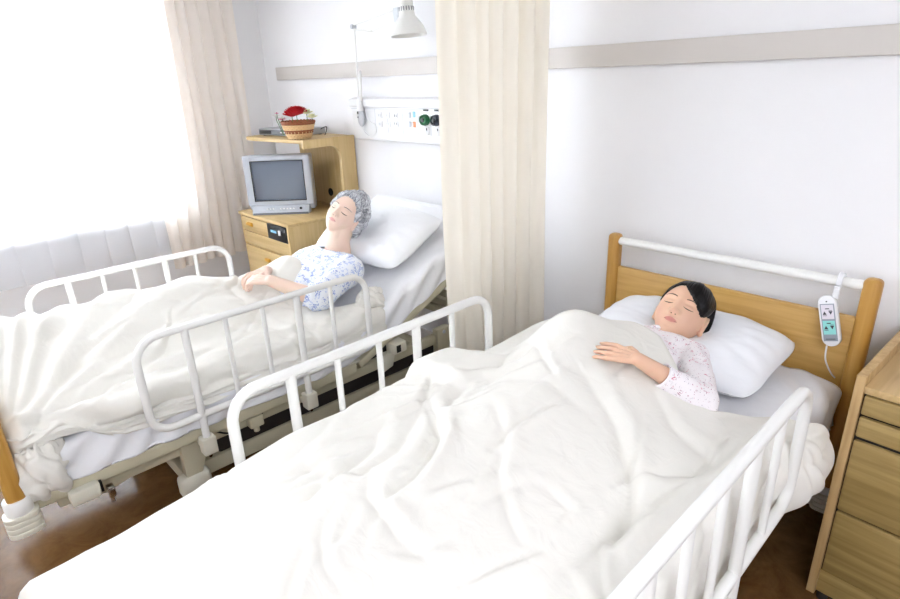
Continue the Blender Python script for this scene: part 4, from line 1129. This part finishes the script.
def lamp():
    bx, by, bz = -3.105, -.085, 1.50
    e = thing('wall_lamp', (bx, by, bz), 'white jointed reading lamp with bell shade above the wall panel', 'lamp')
    MB().lathe([(0, -.03), (.020, -.03), (.022, 0), (.015, .03), (.012, .05), (0, .05)], 20).build('clamp', M['white_plastic'], e)
    MB().tube([(-.008, 0, .03), (.008, 0, .43)], .006, 10).build('lower_arm', M['white_metal'], e)
    MB().tube([(.016, 0, .03), (.026, 0, .20)], .009, 10).build('lower_arm', M['white_metal'], e)
    el = Vector((.012, -.01, .44))
    MB().lathe([(0, -.014), (.013, -.014), (.013, .014), (0, .014)], 16, Matrix.Translation(el) @ Matrix.Rotation(PI/2, 4, 'X')).build('elbow', M['gray_plastic'], e)
    tip = Vector((.47, -.06, .47))
    MB().tube([el+Vector((0, 0, .008)), tip+Vector((0, 0, .018))], .0045, 8).build('upper_arm', M['white_metal'], e)
    MB().tube([el+Vector((.0, 0, -.012)), el+(tip-el)*.45+Vector((0, 0, -.052))], .005, 8).build('upper_arm', M['white_metal'], e)
    MB().tube([el+(tip-el)*.45+Vector((0, 0, -.052)), tip+Vector((.01, 0, -.035))], .0025, 8).build('spring', M['white_metal'], e)
    MB().box(tip-Vector((.012, .012, .045)), tip+Vector((.03, .012, .025)), .005).build('shade_joint', M['gray_plastic'], e)
    c = tip+Vector((.10, -.005, -.115))
    rot = Matrix.Translation(c) @ Matrix.Rotation(math.radians(-4), 4, 'Y')
    sh = MB().lathe([(.096, 0), (.094, .012), (.080, .045), (.056, .078), (.043, .092), (.038, .14), (.036, .20), (.0, .205), (0, .198), (.033, .195), (.036, .14), (.041, .094), (.053, .080), (.077, .045), (.091, .012), (.093, 0), (.096, 0)], 40, rot)
    s = sh.build('lamp_shade', M['white_metal'], e)
    for i in range(18):
        a = 2*PI*i/18
        q = MB().box((.0365, -.0028, .105), (.0405, .0028, .135), mtx=rot @ Matrix.Rotation(a, 4, 'Z')).build('vent_slot', M['gray_dark'], s, smooth=False)
    MB().lathe([(0, .085), (.020, .09), (.030, .06), (.027, .035), (.012, .018), (0, .015)], 20, rot).build('bulb', M['cup'], e)
lamp()

# ------------------------------------------------------------------ people
def cone(mb, p0, r0, p1, r1, seg=18):
    p0 = Vector(p0); p1 = Vector(p1); d = p1-p0; L = d.length
    prof = [(r0*math.sin(a), -r0*math.cos(a)) for a in np.linspace(0, PI/2, 6)]+[(r1*math.cos(a), L+r1*math.sin(a)) for a in np.linspace(0, PI/2, 6)]
    prof[0] = (0, -r0); prof[-1] = (0, L+r1)
    q = d.to_track_quat('Z', 'Y')
    mb.lathe(prof, seg, Matrix.Translation(p0) @ q.to_matrix().to_4x4())
def chain(mb, pts, rs):
    for i in range(len(pts)-1): cone(mb, pts[i], rs[i], pts[i+1], rs[i+1])
def loft(mb, rings, seg=40):
    """rings: (centre, half width, half depth, width dir, depth dir)"""
    bm = bmesh.new(); R = []
    for c, w, d, wd, dd in rings:
        c = Vector(c); wd = Vector(wd); dd = Vector(dd)
        R.append([bm.verts.new(c+wd*(w*math.copysign(abs(math.cos(a))**.85, math.cos(a)))+dd*(d*math.copysign(abs(math.sin(a))**.85, math.sin(a)))) for a in [2*PI*k/seg for k in range(seg)]])
    for a, b in zip(R, R[1:]):
        for k in range(seg): bm.faces.new((a[k], a[(k+1) % seg], b[(k+1) % seg], b[k]))
    bm.faces.new(R[0][::-1]); bm.faces.new(R[-1])
    mb.merge(bm)
def hand(mb, wrist, D, N, L, thumb, curl=(.15, .2, .2), spread=.06, thick=1.0, thumb_in=.5):
    """palm of four metacarpals, four jointed fingers, thumb from the side of the palm. thumb = +1: on the D x N side"""
    wrist = Vector(wrist); D = Vector(D).normalized(); N = Vector(N); N = (N-D*N.dot(D)).normalized()
    S = D.cross(N).normalized()*thumb
    pal = L*.50; wd = L*.21
    lens = (.44, .49, .46, .36)
    for k in range(4):
        o = (1.5-k)/1.5                      # index (+) to little (-)
        k0 = wrist+S*(wd*.42*o)+D*.006; kn = wrist+D*(pal*(1-.03*abs(k-1)))+S*(wd*.98*o)+N*(.002*(1-abs(o)))
        cone(mb, k0, .0105*thick, kn, .0088*thick)
        if k < 3:
            kn2 = wrist+D*(pal*.97)+S*(wd*.98*((1.5-k-1)/1.5)); cone(mb, (k0+kn)/2, .0098*thick, (k0+kn2)/2, .0098*thick)
        d = (D+S*(spread*o)).normalized(); fl = L*lens[k]; p = kn; ang = 0
        ra = (.0082, .0076, .0069, .0058)
        for j, f in enumerate((.45, .30, .25)):
            ang += curl[j]*(1+.12*k)
            q = p+(d*math.cos(ang)-N*math.sin(ang))*(fl*f)
            cone(mb, p, ra[j]*thick*(1-.05*k), q, ra[j+1]*thick*(1-.05*k)); p = q
    t0 = wrist+D*(pal*.18)+S*(wd*.75)-N*.004
    t1 = t0+(D*.75+S*.65-N*.15).normalized()*(L*.22)
    t2 = t1+(D*(.9)+S*(.4-thumb_in)-N*.25).normalized()*(L*.17)
    t3 = t2+(D*(1.0)+S*(.1-thumb_in)-N*.3).normalized()*(L*.13)
    cone(mb, t0, .012*thick, t1, .0098*thick); cone(mb, t1, .0094*thick, t2, .0084*thick); cone(mb, t2, .0084*thick, t3, .0066*thick)

def head_local(T, Pp, K):
    """T azimuth from the face towards the person's right, Pp elevation; returns x, y, z"""
    dx = np.cos(Pp)*np.sin(T); dy = np.cos(Pp)*np.cos(T); dz = np.sin(Pp)
    t = np.clip(-dz, 0, 1); fr = sstep(-.1, .5, dy)
    x = K['a']*dx; y = K['b']*dy; z = K['c']*dz
    # fuller, boxier cheeks
    x = x*(1-K['jaw']*t**2.4)*(1+.03*np.sin(2*Pp)**2*(dz < 0))
    y = np.where(dy < 0, y*(1-.5*sstep(.15, .95, t)), y*(1-.05*t))
    y = y+.012*t**2*fr
    y = y-K['flat']*sstep(.55, 1.0, dy)*.014
    def g(v, c, w): return np.exp(-((v-c)/w)**2)
    ax = np.abs(x)
    s = np.clip((.018-z)/.046, 0, 1)
    nose = (.002+K['nose']*s**1.2)*sstep(-.0385, -.028, z)*sstep(.034, .012, z)*g(x, 0, .0075+.0045*s)
    nose = nose+.0075*g(ax, .0125, .0055)*g(z, -.028, .0065)
    nose = nose-.006*g(ax, .0062, .0034)*g(z, -.0350, .0030)
    eye = -.0085*g(ax, .031, .015)*g(z, .007, .010)+.0072*g(ax, .031, .0125)*g(z, .0035, .0068)-.0022*g(z, -.0035-.10*(ax-.031)**2*30, .0013)*g(ax, .031, .012)
    brow = .0030*g(ax, .032, .020)*g(z, .024, .008)
    mz = -.0555
    mouth = .0045*g(x, 0, .024)*g(z, mz, .016)
    up = K['lip']*g(x, 0, .017)*g(z, mz+.0058-.0016*g(x, 0, .004), .0038)
    lo = K['lip']*1.15*g(x, 0, .015)*g(z, mz-.0062, .0044)
    slit = -.0040*g(z, mz+.0004*np.cos(x*250), .0015)*g(x, 0, .019)
    phil = -.0012*g(x, 0, .003)*g(z, -.044, .005)
    chin = .006*g(x, 0, .018)*g(z, -K['c']*.86, .013)-.003*g(x, 0, .02)*g(z, mz-.016, .006)
    cheek = K['cheek']*g(ax, .042, .020)*g(z, -.028, .024)
    fold = -K['fold']*g(ax, .024+(-.034-z)*.35, .0028)*sstep(-.062, -.05, z)*sstep(-.026, -.036, z)
    y = y+fr*(nose+eye+brow+mouth+up+lo+slit+phil+chin+cheek+fold)
    return x, y, z
def apply_remesh(mb, name, voxel, smooth, mat):
    bmesh.ops.remove_doubles(mb.bm, verts=mb.bm.verts, dist=1e-5)
    o = mb.build(name, mat)
    o.data.validate()
    r = o.modifiers.new('r', 'REMESH'); r.mode = 'VOXEL'; r.voxel_size = voxel; r.use_smooth_shade = True
    s = o.modifiers.new('s', 'SMOOTH'); s.factor = .5; s.iterations = smooth
    dg = bpy.context.evaluated_depsgraph_get(); dg.update()
    me = bpy.data.meshes.new_from_object(o.evaluated_get(dg))
    o.modifiers.clear(); old = o.data; o.data = me; bpy.data.meshes.remove(old); me.name = name
    if not me.materials: me.materials.append(mat)
    for p in me.polygons: p.use_smooth = True
    return o
def np_verts(me):
    a = np.empty(len(me.vertices)*3); me.vertices.foreach_get('co', a); return a.reshape(-1, 3)
def set_verts(me, a):
    me.vertices.foreach_set('co', a.reshape(-1)); me.update()

def head_frame(centre, fwd, crown, S):
    f = Vector(fwd).normalized(); u = Vector(crown); u = (u-f*u.dot(f)).normalized(); r = f.cross(u)
    R = np.array([list(r), list(f), list(u)]).T*S
    return R, np.array(centre)
def add_head(mb, R, C, K):
    n, m = 150, 120
    T, Pp = np.meshgrid(np.linspace(0, 2*PI, n, endpoint=False), np.linspace(-PI/2+.004, PI/2-.004, m))
    x, y, z = head_local(T, Pp, K)
    Q = np.stack([x, y, z], -1)@R.T+C
    bm = bmesh.new(); V = [[bm.verts.new(Q[i, j]) for j in range(n)] for i in range(m)]
    for i in range(m-1):
        for j in range(n): bm.faces.new((V[i][j], V[i][(j+1) % n], V[i+1][(j+1) % n], V[i+1][j]))
    bm.faces.new(V[0][::-1]); bm.faces.new(V[-1]); mb.merge(bm)
    # ears
    S = np.linalg.norm(R[:, 0])
    M4 = Matrix(((R[0, 0], R[0, 1], R[0, 2], C[0]), (R[1, 0], R[1, 1], R[1, 2], C[1]), (R[2, 0], R[2, 1], R[2, 2], C[2]), (0, 0, 0, 1)))
    for s in (-1, 1):
        e = MB(); pts = []
        for i in range(20):
            a = 2*PI*i/20
            yy = .015*math.cos(a)*(1 if math.sin(a) > -.2 else .75); zz = .028*math.sin(a)
            pts.append((0, yy, zz))
        e.tube(pts, .0045, 8, closed=True)
        e.lathe([(0, -.0025), (.95, -.0025), (.95, .0025), (0, .0025)], 20, Matrix.Rotation(PI/2, 4, 'Y') @ Matrix.Diagonal((.026, .013, 1, 1)))
        e.tube([(s*.001, .008, .012), (s*.003, -.004, .010), (s*.003, -.006, -.006), (s*.001, .004, -.013)], .0032, 8)
        e.lathe([(0, -.006), (.005, -.004), (.0065, 0), (.005, .004), (0, .006)], 12, Matrix.Translation((0, .004, -.026)))
        m4 = M4 @ Matrix.Translation((s*(K['a']*1.0+(.0015 if s < 0 else -.003)), -.010 if s < 0 else -.022, -.006)) @ Matrix.Scale(K.get('ear', 1), 4) @ Matrix.Rotation(s*math.radians(-24), 4, 'Z') @ Matrix.Rotation(math.radians(10), 4, 'X')
        bmesh.ops.transform(e.bm, matrix=m4, verts=e.bm.verts); mb.merge(e.bm)
    return M4
def face_extras(R, C, K, body, brow_mat, browh, elder):
    """lashes along the closed lids and eyebrows, laid on the head surface"""
    n, m = 400, 300
    T, Pp = np.meshgrid(np.linspace(-1.1, 1.1, n), np.linspace(-.9, .9, m))
    x, y, z = head_local(T, Pp, K)
    X = x.ravel(); Y = y.ravel(); Z = z.ravel()
    def surf(px_, pz_, off):
        i = np.argmin((X-px_)**2+(Z-pz_)**2); return Vector(R@np.array([px_, Y[i]+off, pz_])+C)
    for s in (-1, 1):
        pts = [surf(s*(.031+d), -.0028-.0030*(1-(d/.0155)**2)+(.0 if not elder else -.0005), .0004) for d in np.linspace(-.0145, .0155, 15)]
        r = [.0006+.0012*math.sin(PI*i/14) for i in range(15)]
        e = MB().tube(pts, r, 6).build('eyelashes', M['lash'], None); attach(e, body)
        st = MB()
        pts = [surf(s*(.032+d), .0225+.0035*(1-((d-.004)/.02)**2), .0002) for d in np.linspace(-.017, .021, 15)]
        st.tube(pts, [browh*1.3*(.35+.65*math.sin(PI*min(1, .25+i/17))) for i in range(15)], 6)
        e = st.build('eyebrow', brow_mat, None); attach(e, body)
    for s in (-1, 1):   # nostril openings
        st = MB(); c = surf(s*.0066, -.0348, .0004)
        cone(st, c, .0031, c+Vector(R@np.array([s*.001, .0004, .0012])), .0018, 10)
        e = st.build('nostril', M['brow_dark'], None); attach(e, body)
    st = MB(); pts = [surf(d, -.0555+.0006*math.cos(d*250)-.0012*(abs(d)/.02)**2, .0011) for d in np.linspace(-.0205, .0205, 17)]
    st.tube(pts, [.00035+.0006*math.sin(PI*i/16) for i in range(17)], 6)
    e = st.build('mouth_line', M['brow_dark'] if not elder else M['brow_dark'], None); attach(e, body)
def attach(o, body):
    o.parent = body; o.data.transform(Matrix.Translation(-Vector(body.location)))
def tint(body, R, C, K):
    me = body.data; v = np_verts(me)+np.array(body.location)
    S2 = (R[:, 0]@R[:, 0]); L = (v-C)@R/S2
    x, y, z = L[:, 0], L[:, 1], L[:, 2]
    d = np.sqrt((x/.0205)**2+((z+.0557)/(.0078*(1-.35*np.clip(np.abs(x)/.0215, 0, 1)**2)))**2)
    t = (1-sstep(.8, 1.1, d))*(y > .05)
    t = t*.65+.10*np.exp(-((np.abs(x)-.042)/.018)**2-((z+.028)/.018)**2)*(y > .02)
    at = me.attributes.new('tint', 'FLOAT', 'POINT'); at.data.foreach_set('value', t.astype(np.float32))
def hair(R, C, K, line, thick, noise_fn, mat, body, label, name='hair', jagged=1):
    n, m = 360, 200
    T, Pp = np.meshgrid(np.linspace(-PI, PI, n, endpoint=False), np.linspace(-1.15, PI/2-.003, m))
    x, y, z = head_local(T, Pp, dict(K, nose=0, lip=0, cheek=0, fold=0))
    # smooth normals from the plain ellipsoid
    nx, ny, nz = x/K['a']**2, y/K['b']**2, z/K['c']**2
    l = np.sqrt(nx**2+ny**2+nz**2); nx /= l; ny /= l; nz /= l
    zl = line(T)
    jag = jagged*(.004*vnoise(T*24, Pp*0)+.003*vnoise(T*60, 3+Pp*0))
    e = sstep(-.002, .010, z-zl-jag)
    d = -.009*(1-e)+thick(T, Pp)*e**.6*(.35+.65*sstep(0, .035, z-zl))+noise_fn(T, Pp)*e*(.3+.7*sstep(0, .035, z-zl))
    Q = np.stack([x+nx*d, y+ny*d, z+nz*d], -1)@R.T+C
    o = grid(name, Q, mat, None, wrap=True)
    me = o.data
    at = me.attributes.new('strand', 'FLOAT_VECTOR', 'POINT')
    arr = np.stack([T/PI, Pp, 0*T], -1).astype(np.float32).ravel(); at.data.foreach_set('vector', arr)
    attach(o, body)
    if label: o['label'] = label
    return o
def garment(mb, name, mat, voxel, smooth, cuts, wr_amp, seed, body, label=None):
    o = apply_remesh(mb, name, voxel, smooth, mat); me = o.data
    v = np_verts(me); nn = np.empty(len(me.vertices)*3); me.vertices.foreach_get('normal', nn); nn = nn.reshape(-1, 3)
    w = wr_amp*(fbm(v[:, 0]*11+v[:, 2]*9+seed, v[:, 1]*13+v[:, 2]*5, 3)*1.4+.5*np.sin(v[:, 0]*60+v[:, 1]*45+9*vnoise(v[:, 0]*6+seed, v[:, 1]*6)))
    set_verts(me, v+nn*w[:, None])
    bm = bmesh.new(); bm.from_mesh(me)
    for (c, nrm, rad) in cuts:
        c = Vector(c); nrm = Vector(nrm).normalized(); kill = []
        geom = [f for f in bm.faces if (f.calc_center_median()-c).length < rad]
        gv = {x for f in geom for x in f.verts}; ge = {x for f in geom for x in f.edges}
        bmesh.ops.bisect_plane(bm, geom=list(gv)+list(ge)+geom, plane_co=c, plane_no=nrm)
        kill = [f for f in bm.faces if (f.calc_center_median()-c).length < rad and (f.calc_center_median()-c).dot(nrm) > 0]
        bmesh.ops.delete(bm, geom=kill, context='FACES')
    bmesh.ops.delete(bm, geom=[x for x in bm.verts if not x.link_faces], context='VERTS')
    bm.to_mesh(me); bm.free()
    for p in me.polygons: p.use_smooth = True
    s = o.modifiers.new('cloth', 'SOLIDIFY'); s.thickness = .0016; s.offset = -1
    attach(o, body)
    if label: o['label'] = label
    return o

def girl():
    K = dict(a=.0735, b=.090, c=.104, jaw=.30, flat=.6, nose=.0175, lip=.0032, ear=1.18, cheek=.0035, fold=0)
    S = 1.155
    fwd = Vector((.156, -.668, .727)); cr = Vector((.068, .742, .667))
    C0 = (-.851, -.360, .805)
    R, C = head_frame(C0, fwd, cr, S)
    mb = MB(); add_head(mb, R, C, K)
    X = Vector((1, 0, 0)); Z = Vector((0, 0, 1))
    loft(mb, [((-.872, -1.02, .70), .115, .062, X, Z), ((-.872, -.90, .70), .118, .064, X, Z), ((-.872, -.76, .70), .112, .068, X, Z), ((-.872, -.60, .705), .128, .072, X, Z), ((-.872, -.50, .71), .125, .060, X, Z), ((-.872, -.455, .712), .07, .045, X, Z)])
    chain(mb, [(-.872, -.49, .715), (-.866, -.43, .745), (-.856, -.37, .780)], [.046, .043, .048])
    # arms: the left one bent with its hand on the duvet, the right one down under it
    sh = (-.735, -.495, .722); el = (-.588, -.755, .722); wr = (-.732, -.898, .868)
    chain(mb, [(-.80, -.49, .72), sh, el], [.052, .045, .034]); chain(mb, [el, ((el[0]*.6+wr[0]*.4), (el[1]*.6+wr[1]*.4), (el[2]*.6+wr[2]*.4)+.004), wr], [.034, .031, .0205])
    hand(mb, wr, (-.97, -.06, -.02), (.05, -.18, 1), .176, 1, curl=(.14, .20, .18), spread=.02, thick=.92)
    shr = (-1.01, -.50, .70); elr = (-1.07, -.74, .69); wrr = (-1.04, -.95, .69)
    chain(mb, [(-.94, -.49, .71), shr, elr, wrr], [.050, .043, .032, .021]); hand(mb, wrr, (.1, -1, 0), (0, 0, 1), .155, -1)
    for s in (-1, 1):
        chain(mb, [(-.872+s*.062, -1.00, .70), (-.872+s*.075, -1.38, .70), (-.872+s*.075, -1.74, .69)], [.068, .05, .032])
        chain(mb, [(-.872+s*.075, -1.75, .685), (-.872+s*.085, -1.79, .75)], [.034, .026])
    body = apply_remesh(mb, 'person', .0027, 3, M['skin_girl'])
    base = Vector((-.87, -.9, .64)); body.data.transform(Matrix.Translation(-base)); body.location = base
    tag(body, 'sleeping black-haired girl in pink-sprigged pyjamas on the near bed, hand on the duvet', 'person')
    tint(body, R, C, K)
    face_extras(R, C, K, body, M['brow_dark'], .0016, False)
    def line(T):
        # T > 0 is the person's right
        d = np.degrees(T)
        return np.interp(d, [-180, -130, -105, -88, -74, -60, -45, -30, -12, 5, 18, 35, 50, 62, 75, 88, 105, 130, 180],
                         [-.072, -.062, -.045, .024, .006, -.004, .008, .024, .042, .058, .068, .066, .057, .040, .004, .016, -.045, -.062, -.072])
    def thick(T, Pp): return .008+.004*sstep(.2, 1.2, Pp)+.012*sstep(.1, -.5, T)*sstep(-2.9, -2.3, T)*sstep(-.9, -.1, Pp)*(1-sstep(.7, 1.4, Pp))
    def nz(T, Pp): return .0016*vnoise(T*26+2*Pp, Pp*1.5)+.002*fbm(T*8+Pp, Pp, 2)
    hair(R, C, K, line, thick, nz, M['hair_black'], body, 'short straight black hair swept to one side')
    # pyjama top
    g = MB()
    loft(g, [((-.872, -1.02, .70), .130, .078, X, Z), ((-.872, -.90, .70), .133, .080, X, Z), ((-.872, -.76, .70), .130, .084, X, Z), ((-.872, -.60, .705), .145, .086, X, Z), ((-.872, -.51, .712), .145, .073, X, Z), ((-.872, -.445, .722), .085, .060, X, Z), ((-.871, -.405, .738), .058, .055, X, Z)])
    chain(g, [(-.80, -.50, .722), (-.735, -.50, .724), (-.66, -.63, .728), (-.588, -.755, .728)], [.066, .060, .053, .050])
    cf = Vector(el).lerp(Vector(wr), .70)
    chain(g, [(-.585, -.755, .728), cf], [.048, .034])
    chain(g, [(-.94, -.49, .71), shr, elr, wrr], [.064, .057, .045, .035])
    d = (Vector(wr)-Vector(el)).normalized()
    nk = Vector((-.870, -.440, .745))
    o = garment(g, 'pyjama_top', M['pyj_girl'], .0055, 4, [(cf-d*.02, d, .075), (nk, (0, .86, .50), .085)], .0042, 3, body)
    # collar
    c = MB()
    ax = Vector((0, .86, .50)); u = X; w = ax.cross(u)
    pts = [nk-ax*.004+u*(.058*math.cos(a))+w*(.050*math.sin(a)) for a in np.linspace(0, 2*PI, 40, endpoint=False)]
    c.tube(pts, .0065, 8, closed=True)
    attach(c.build('collar', M['pyj_girl']), body)
    cu = MB(); q = d.cross(Vector((0, 0, 1))).normalized(); q2 = d.cross(q)
    cu.tube([cf-d*.02+q*(.0345*math.cos(a))+q2*(.0345*math.sin(a)) for a in np.linspace(0, 2*PI, 32, endpoint=False)], .0035, 8, closed=True)
    attach(cu.build('cuff', M['pyj_girl']), body)
girl()

def elder():
    K = dict(a=.0725, b=.093, c=.110, jaw=.27, flat=.5, nose=.0205, lip=.0022, cheek=.003, fold=.0016)
    S = 1.037
    f = Vector((.494, -.655, .572)); u = Vector((.16, .66, .733))
    C0 = (-2.446, -.713, 1.017)
    R, C = head_frame(C0, f, u, S)
    mb = MB(); add_head(mb, R, C, K)
    X = Vector((1, 0, 0)); al = math.atan(.445); D = Vector((0, -math.cos(al), -math.sin(al))); N = Vector((0, -math.sin(al), math.cos(al)))
    o = Vector((-2.43, -.80, .80))
    loft(mb, [(o-D*.055, .07, .05, X, N), (o, .145, .075, X, N), (o+D*.12, .155, .095, X, N), (o+D*.25, .145, .095, X, N), (Vector((-2.44, -1.16, .69)), .15, .085, X, Vector((0, -.1, 1)).normalized()), (Vector((-2.45, -1.30, .67)), .145, .070, X, Vector((0, 0, 1)))])
    chain(mb, [o-D*.02, Vector((-2.440, -.775, .905)), Vector((-2.446, -.735, .965))], [.064, .062, .062])
    sh = (-2.245, -.845, .80); el = (-2.165, -1.085, .755); wr = (-2.290, -1.225, .845)
    chain(mb, [(-2.33, -.82, .80), sh, el], [.058, .052, .042]); chain(mb, [el, (-2.210, -1.140, .79), wr], [.042, .036, .026])
    hand(mb, wr, (-.86, -.50, .05), (-.10, -.20, 1), .165, 1, curl=(.40, .60, .45), spread=.04, thick=1.1, thumb_in=.6)
    shr = (-2.61, -.835, .79); elr = (-2.68, -1.02, .735); wrr = (-2.455, -1.165, .842)
    chain(mb, [(-2.53, -.82, .80), shr, elr, wrr], [.058, .052, .040, .024])
    hand(mb, wrr, (.30, -.95, -.02), (.05, -.1, 1), .165, -1, curl=(.25, .5, .4), spread=.05, thick=1.1)
    for s in (-1, 1):
        chain(mb, [(-2.45+s*.07, -1.28, .665), (-2.48+s*.08, -1.68, .70), (-2.50+s*.08, -2.05, .67)], [.066, .055, .035])
        chain(mb, [(-2.50+s*.08, -2.06, .665), (-2.50+s*.09, -2.11, .74)], [.037, .028])
    body = apply_remesh(mb, 'person', .003, 3, M['skin_elder'])
    base = Vector((-2.45, -1.1, .62)); body.data.transform(Matrix.Translation(-base)); body.location = base
    tag(body, 'sleeping grey-haired elderly person in blue-flowered pyjamas on the far bed, hands clasped', 'person')
    tint(body, R, C, K)
    face_extras(R, C, K, body, M['brow_gray'], .0013, True)
    def line(T):
        d = np.abs(np.degrees(T))
        return np.interp(d, [0, 20, 40, 55, 66, 76, 88, 100, 125, 180], [.075, .074, .066, .048, .016, -.008, .012, -.045, -.070, -.080])
    def thick(T, Pp): return .015+.020*sstep(1.0, 2.2, np.abs(T))+.006*sstep(0, 1.2, Pp)
    def nz(T, Pp):
        a = T*2.2+1.2*vnoise(T*2, Pp*3); b_ = Pp*3+1.0*vnoise(T*3+5, Pp*2)
        return .012*vnoise(a*2.2, b_*2.0)+.005*vnoise(T*9+6*Pp, Pp*9+3*T)
    hair(R, C, K, line, thick, nz, M['hair_gray'], body, 'short wavy grey hair', jagged=2)
    g = MB()
    loft(g, [(o-D*.07, .08, .062, X, N), (o, .165, .090, X, N), (o+D*.12, .172, .110, X, N), (o+D*.25, .162, .110, X, N), (Vector((-2.44, -1.16, .69)), .165, .095, X, Vector((0, -.1, 1)).normalized())])
    chain(g, [(-2.33, -.82, .80), (-2.245, -.845, .805), (-2.195, -.97, .785), (-2.155, -1.085, .765)], [.074, .070, .066, .066])
    cf = Vector(el).lerp(Vector((-2.215, -1.155, .79)), .55)
    chain(g, [(-2.155, -1.085, .765), cf, Vector((-2.212, -1.150, .79))], [.062, .050, .046])
    chain(g, [(-2.53, -.82, .80), shr, elr, Vector(elr).lerp(Vector(wrr), .35)], [.074, .066, .050, .042])
    d = (Vector((-2.215, -1.155, .79))-Vector(el)).normalized()
    nk = o-D*.035+N*.035
    na = (-D*.75+N*.66).normalized()
    garment(g, 'pyjama_top', M['pyj_elder'], .006, 4, [(cf, d, .085), (nk, na, .095), (Vector(elr).lerp(Vector(wrr), .3), Vector(wrr)-Vector(elr), .07)], .005, 8, body)
    c = MB(); w = na.cross(X)
    pts = [nk-na*.003+X*(.068*math.cos(a))+w*(.058*math.sin(a)) for a in np.linspace(0, 2*PI, 40, endpoint=False)]
    c.tube(pts, .006, 8, closed=True); attach(c.build('collar', M['pyj_elder']), body)
elder()

# ------------------------------------------------------------------ light
w = bpy.data.worlds.new('overcast_sky'); scene.world = w; w.use_nodes = True
nt = w.node_tree; bg = nt.nodes['Background']
bg.inputs[0].default_value = (.88, .94, 1, 1); bg.inputs[1].default_value = 11.0
def area(name, loc, size, power, col, rot):
    l = bpy.data.lights.new(name, 'AREA'); l.shape = 'RECTANGLE'; l.size, l.size_y = size; l.energy = power; l.color = col
    o = bpy.data.objects.new(name, l); COL.objects.link(o); o.location = loc; o.rotation_euler = rot
    return o
LP = 4.5
def fill_panel(x, y, sx, sy, power, where):  # glowing panel out of view, added to fill beds and walls with light
    e = thing('fill_panel', (x, y, ZC-.06), 'unseen white fill light panel added '+where, 'fill light', None)
    MB().box((-sx/2-.03, -sy/2-.03, .02), (sx/2+.03, sy/2+.03, .06), .004).build('housing', M['white_metal'], e)
    em = plain('fill_glow', (240, 244, 253), .5, emit=power)
    MB().box((-sx/2, -sy/2, 0), (sx/2, sy/2, .021), .004).build('fill_diffuser', em, e)
fill_panel(-3.3, -3.2, 1.2, 1.2, LP*.8, 'over the window side of the room')
fill_panel(-1.4, -3.9, 1.2, .8, LP*.35, 'behind the foot of the near bed')
fill_panel(1.05, -3.0, 1.2, 2.4, LP*1.05, 'beside the right wall')

# ------------------------------------------------------------------ camera
def camera():
    cd = bpy.data.cameras.new('camera'); o = bpy.data.objects.new('camera', cd); COL.objects.link(o)
    yaw, pit, roll = (math.radians(v) for v in (46.488, 20.842, -2.068))
    f = Vector((-math.sin(yaw)*math.cos(pit), math.cos(yaw)*math.cos(pit), -math.sin(pit)))
    r = f.cross(Vector((0, 0, 1))).normalized(); u = r.cross(f)
    c, s = math.cos(roll), math.sin(roll)
    r2 = r*c+u*s; u2 = -r*s+u*c
    m = Matrix((r2, u2, -f)).transposed().to_4x4(); m.translation = Vector((0, -2.33, 1.65))
    o.matrix_world = m
    cd.sensor_width = 36; cd.lens = 585.94/900*36; cd.clip_start = .02
    scene.camera = o
camera()
vs = scene.view_settings
vs.view_transform = 'Standard'; vs.look = 'None'; vs.gamma = 1; vs.use_curve_mapping = False; vs.exposure = 0.62
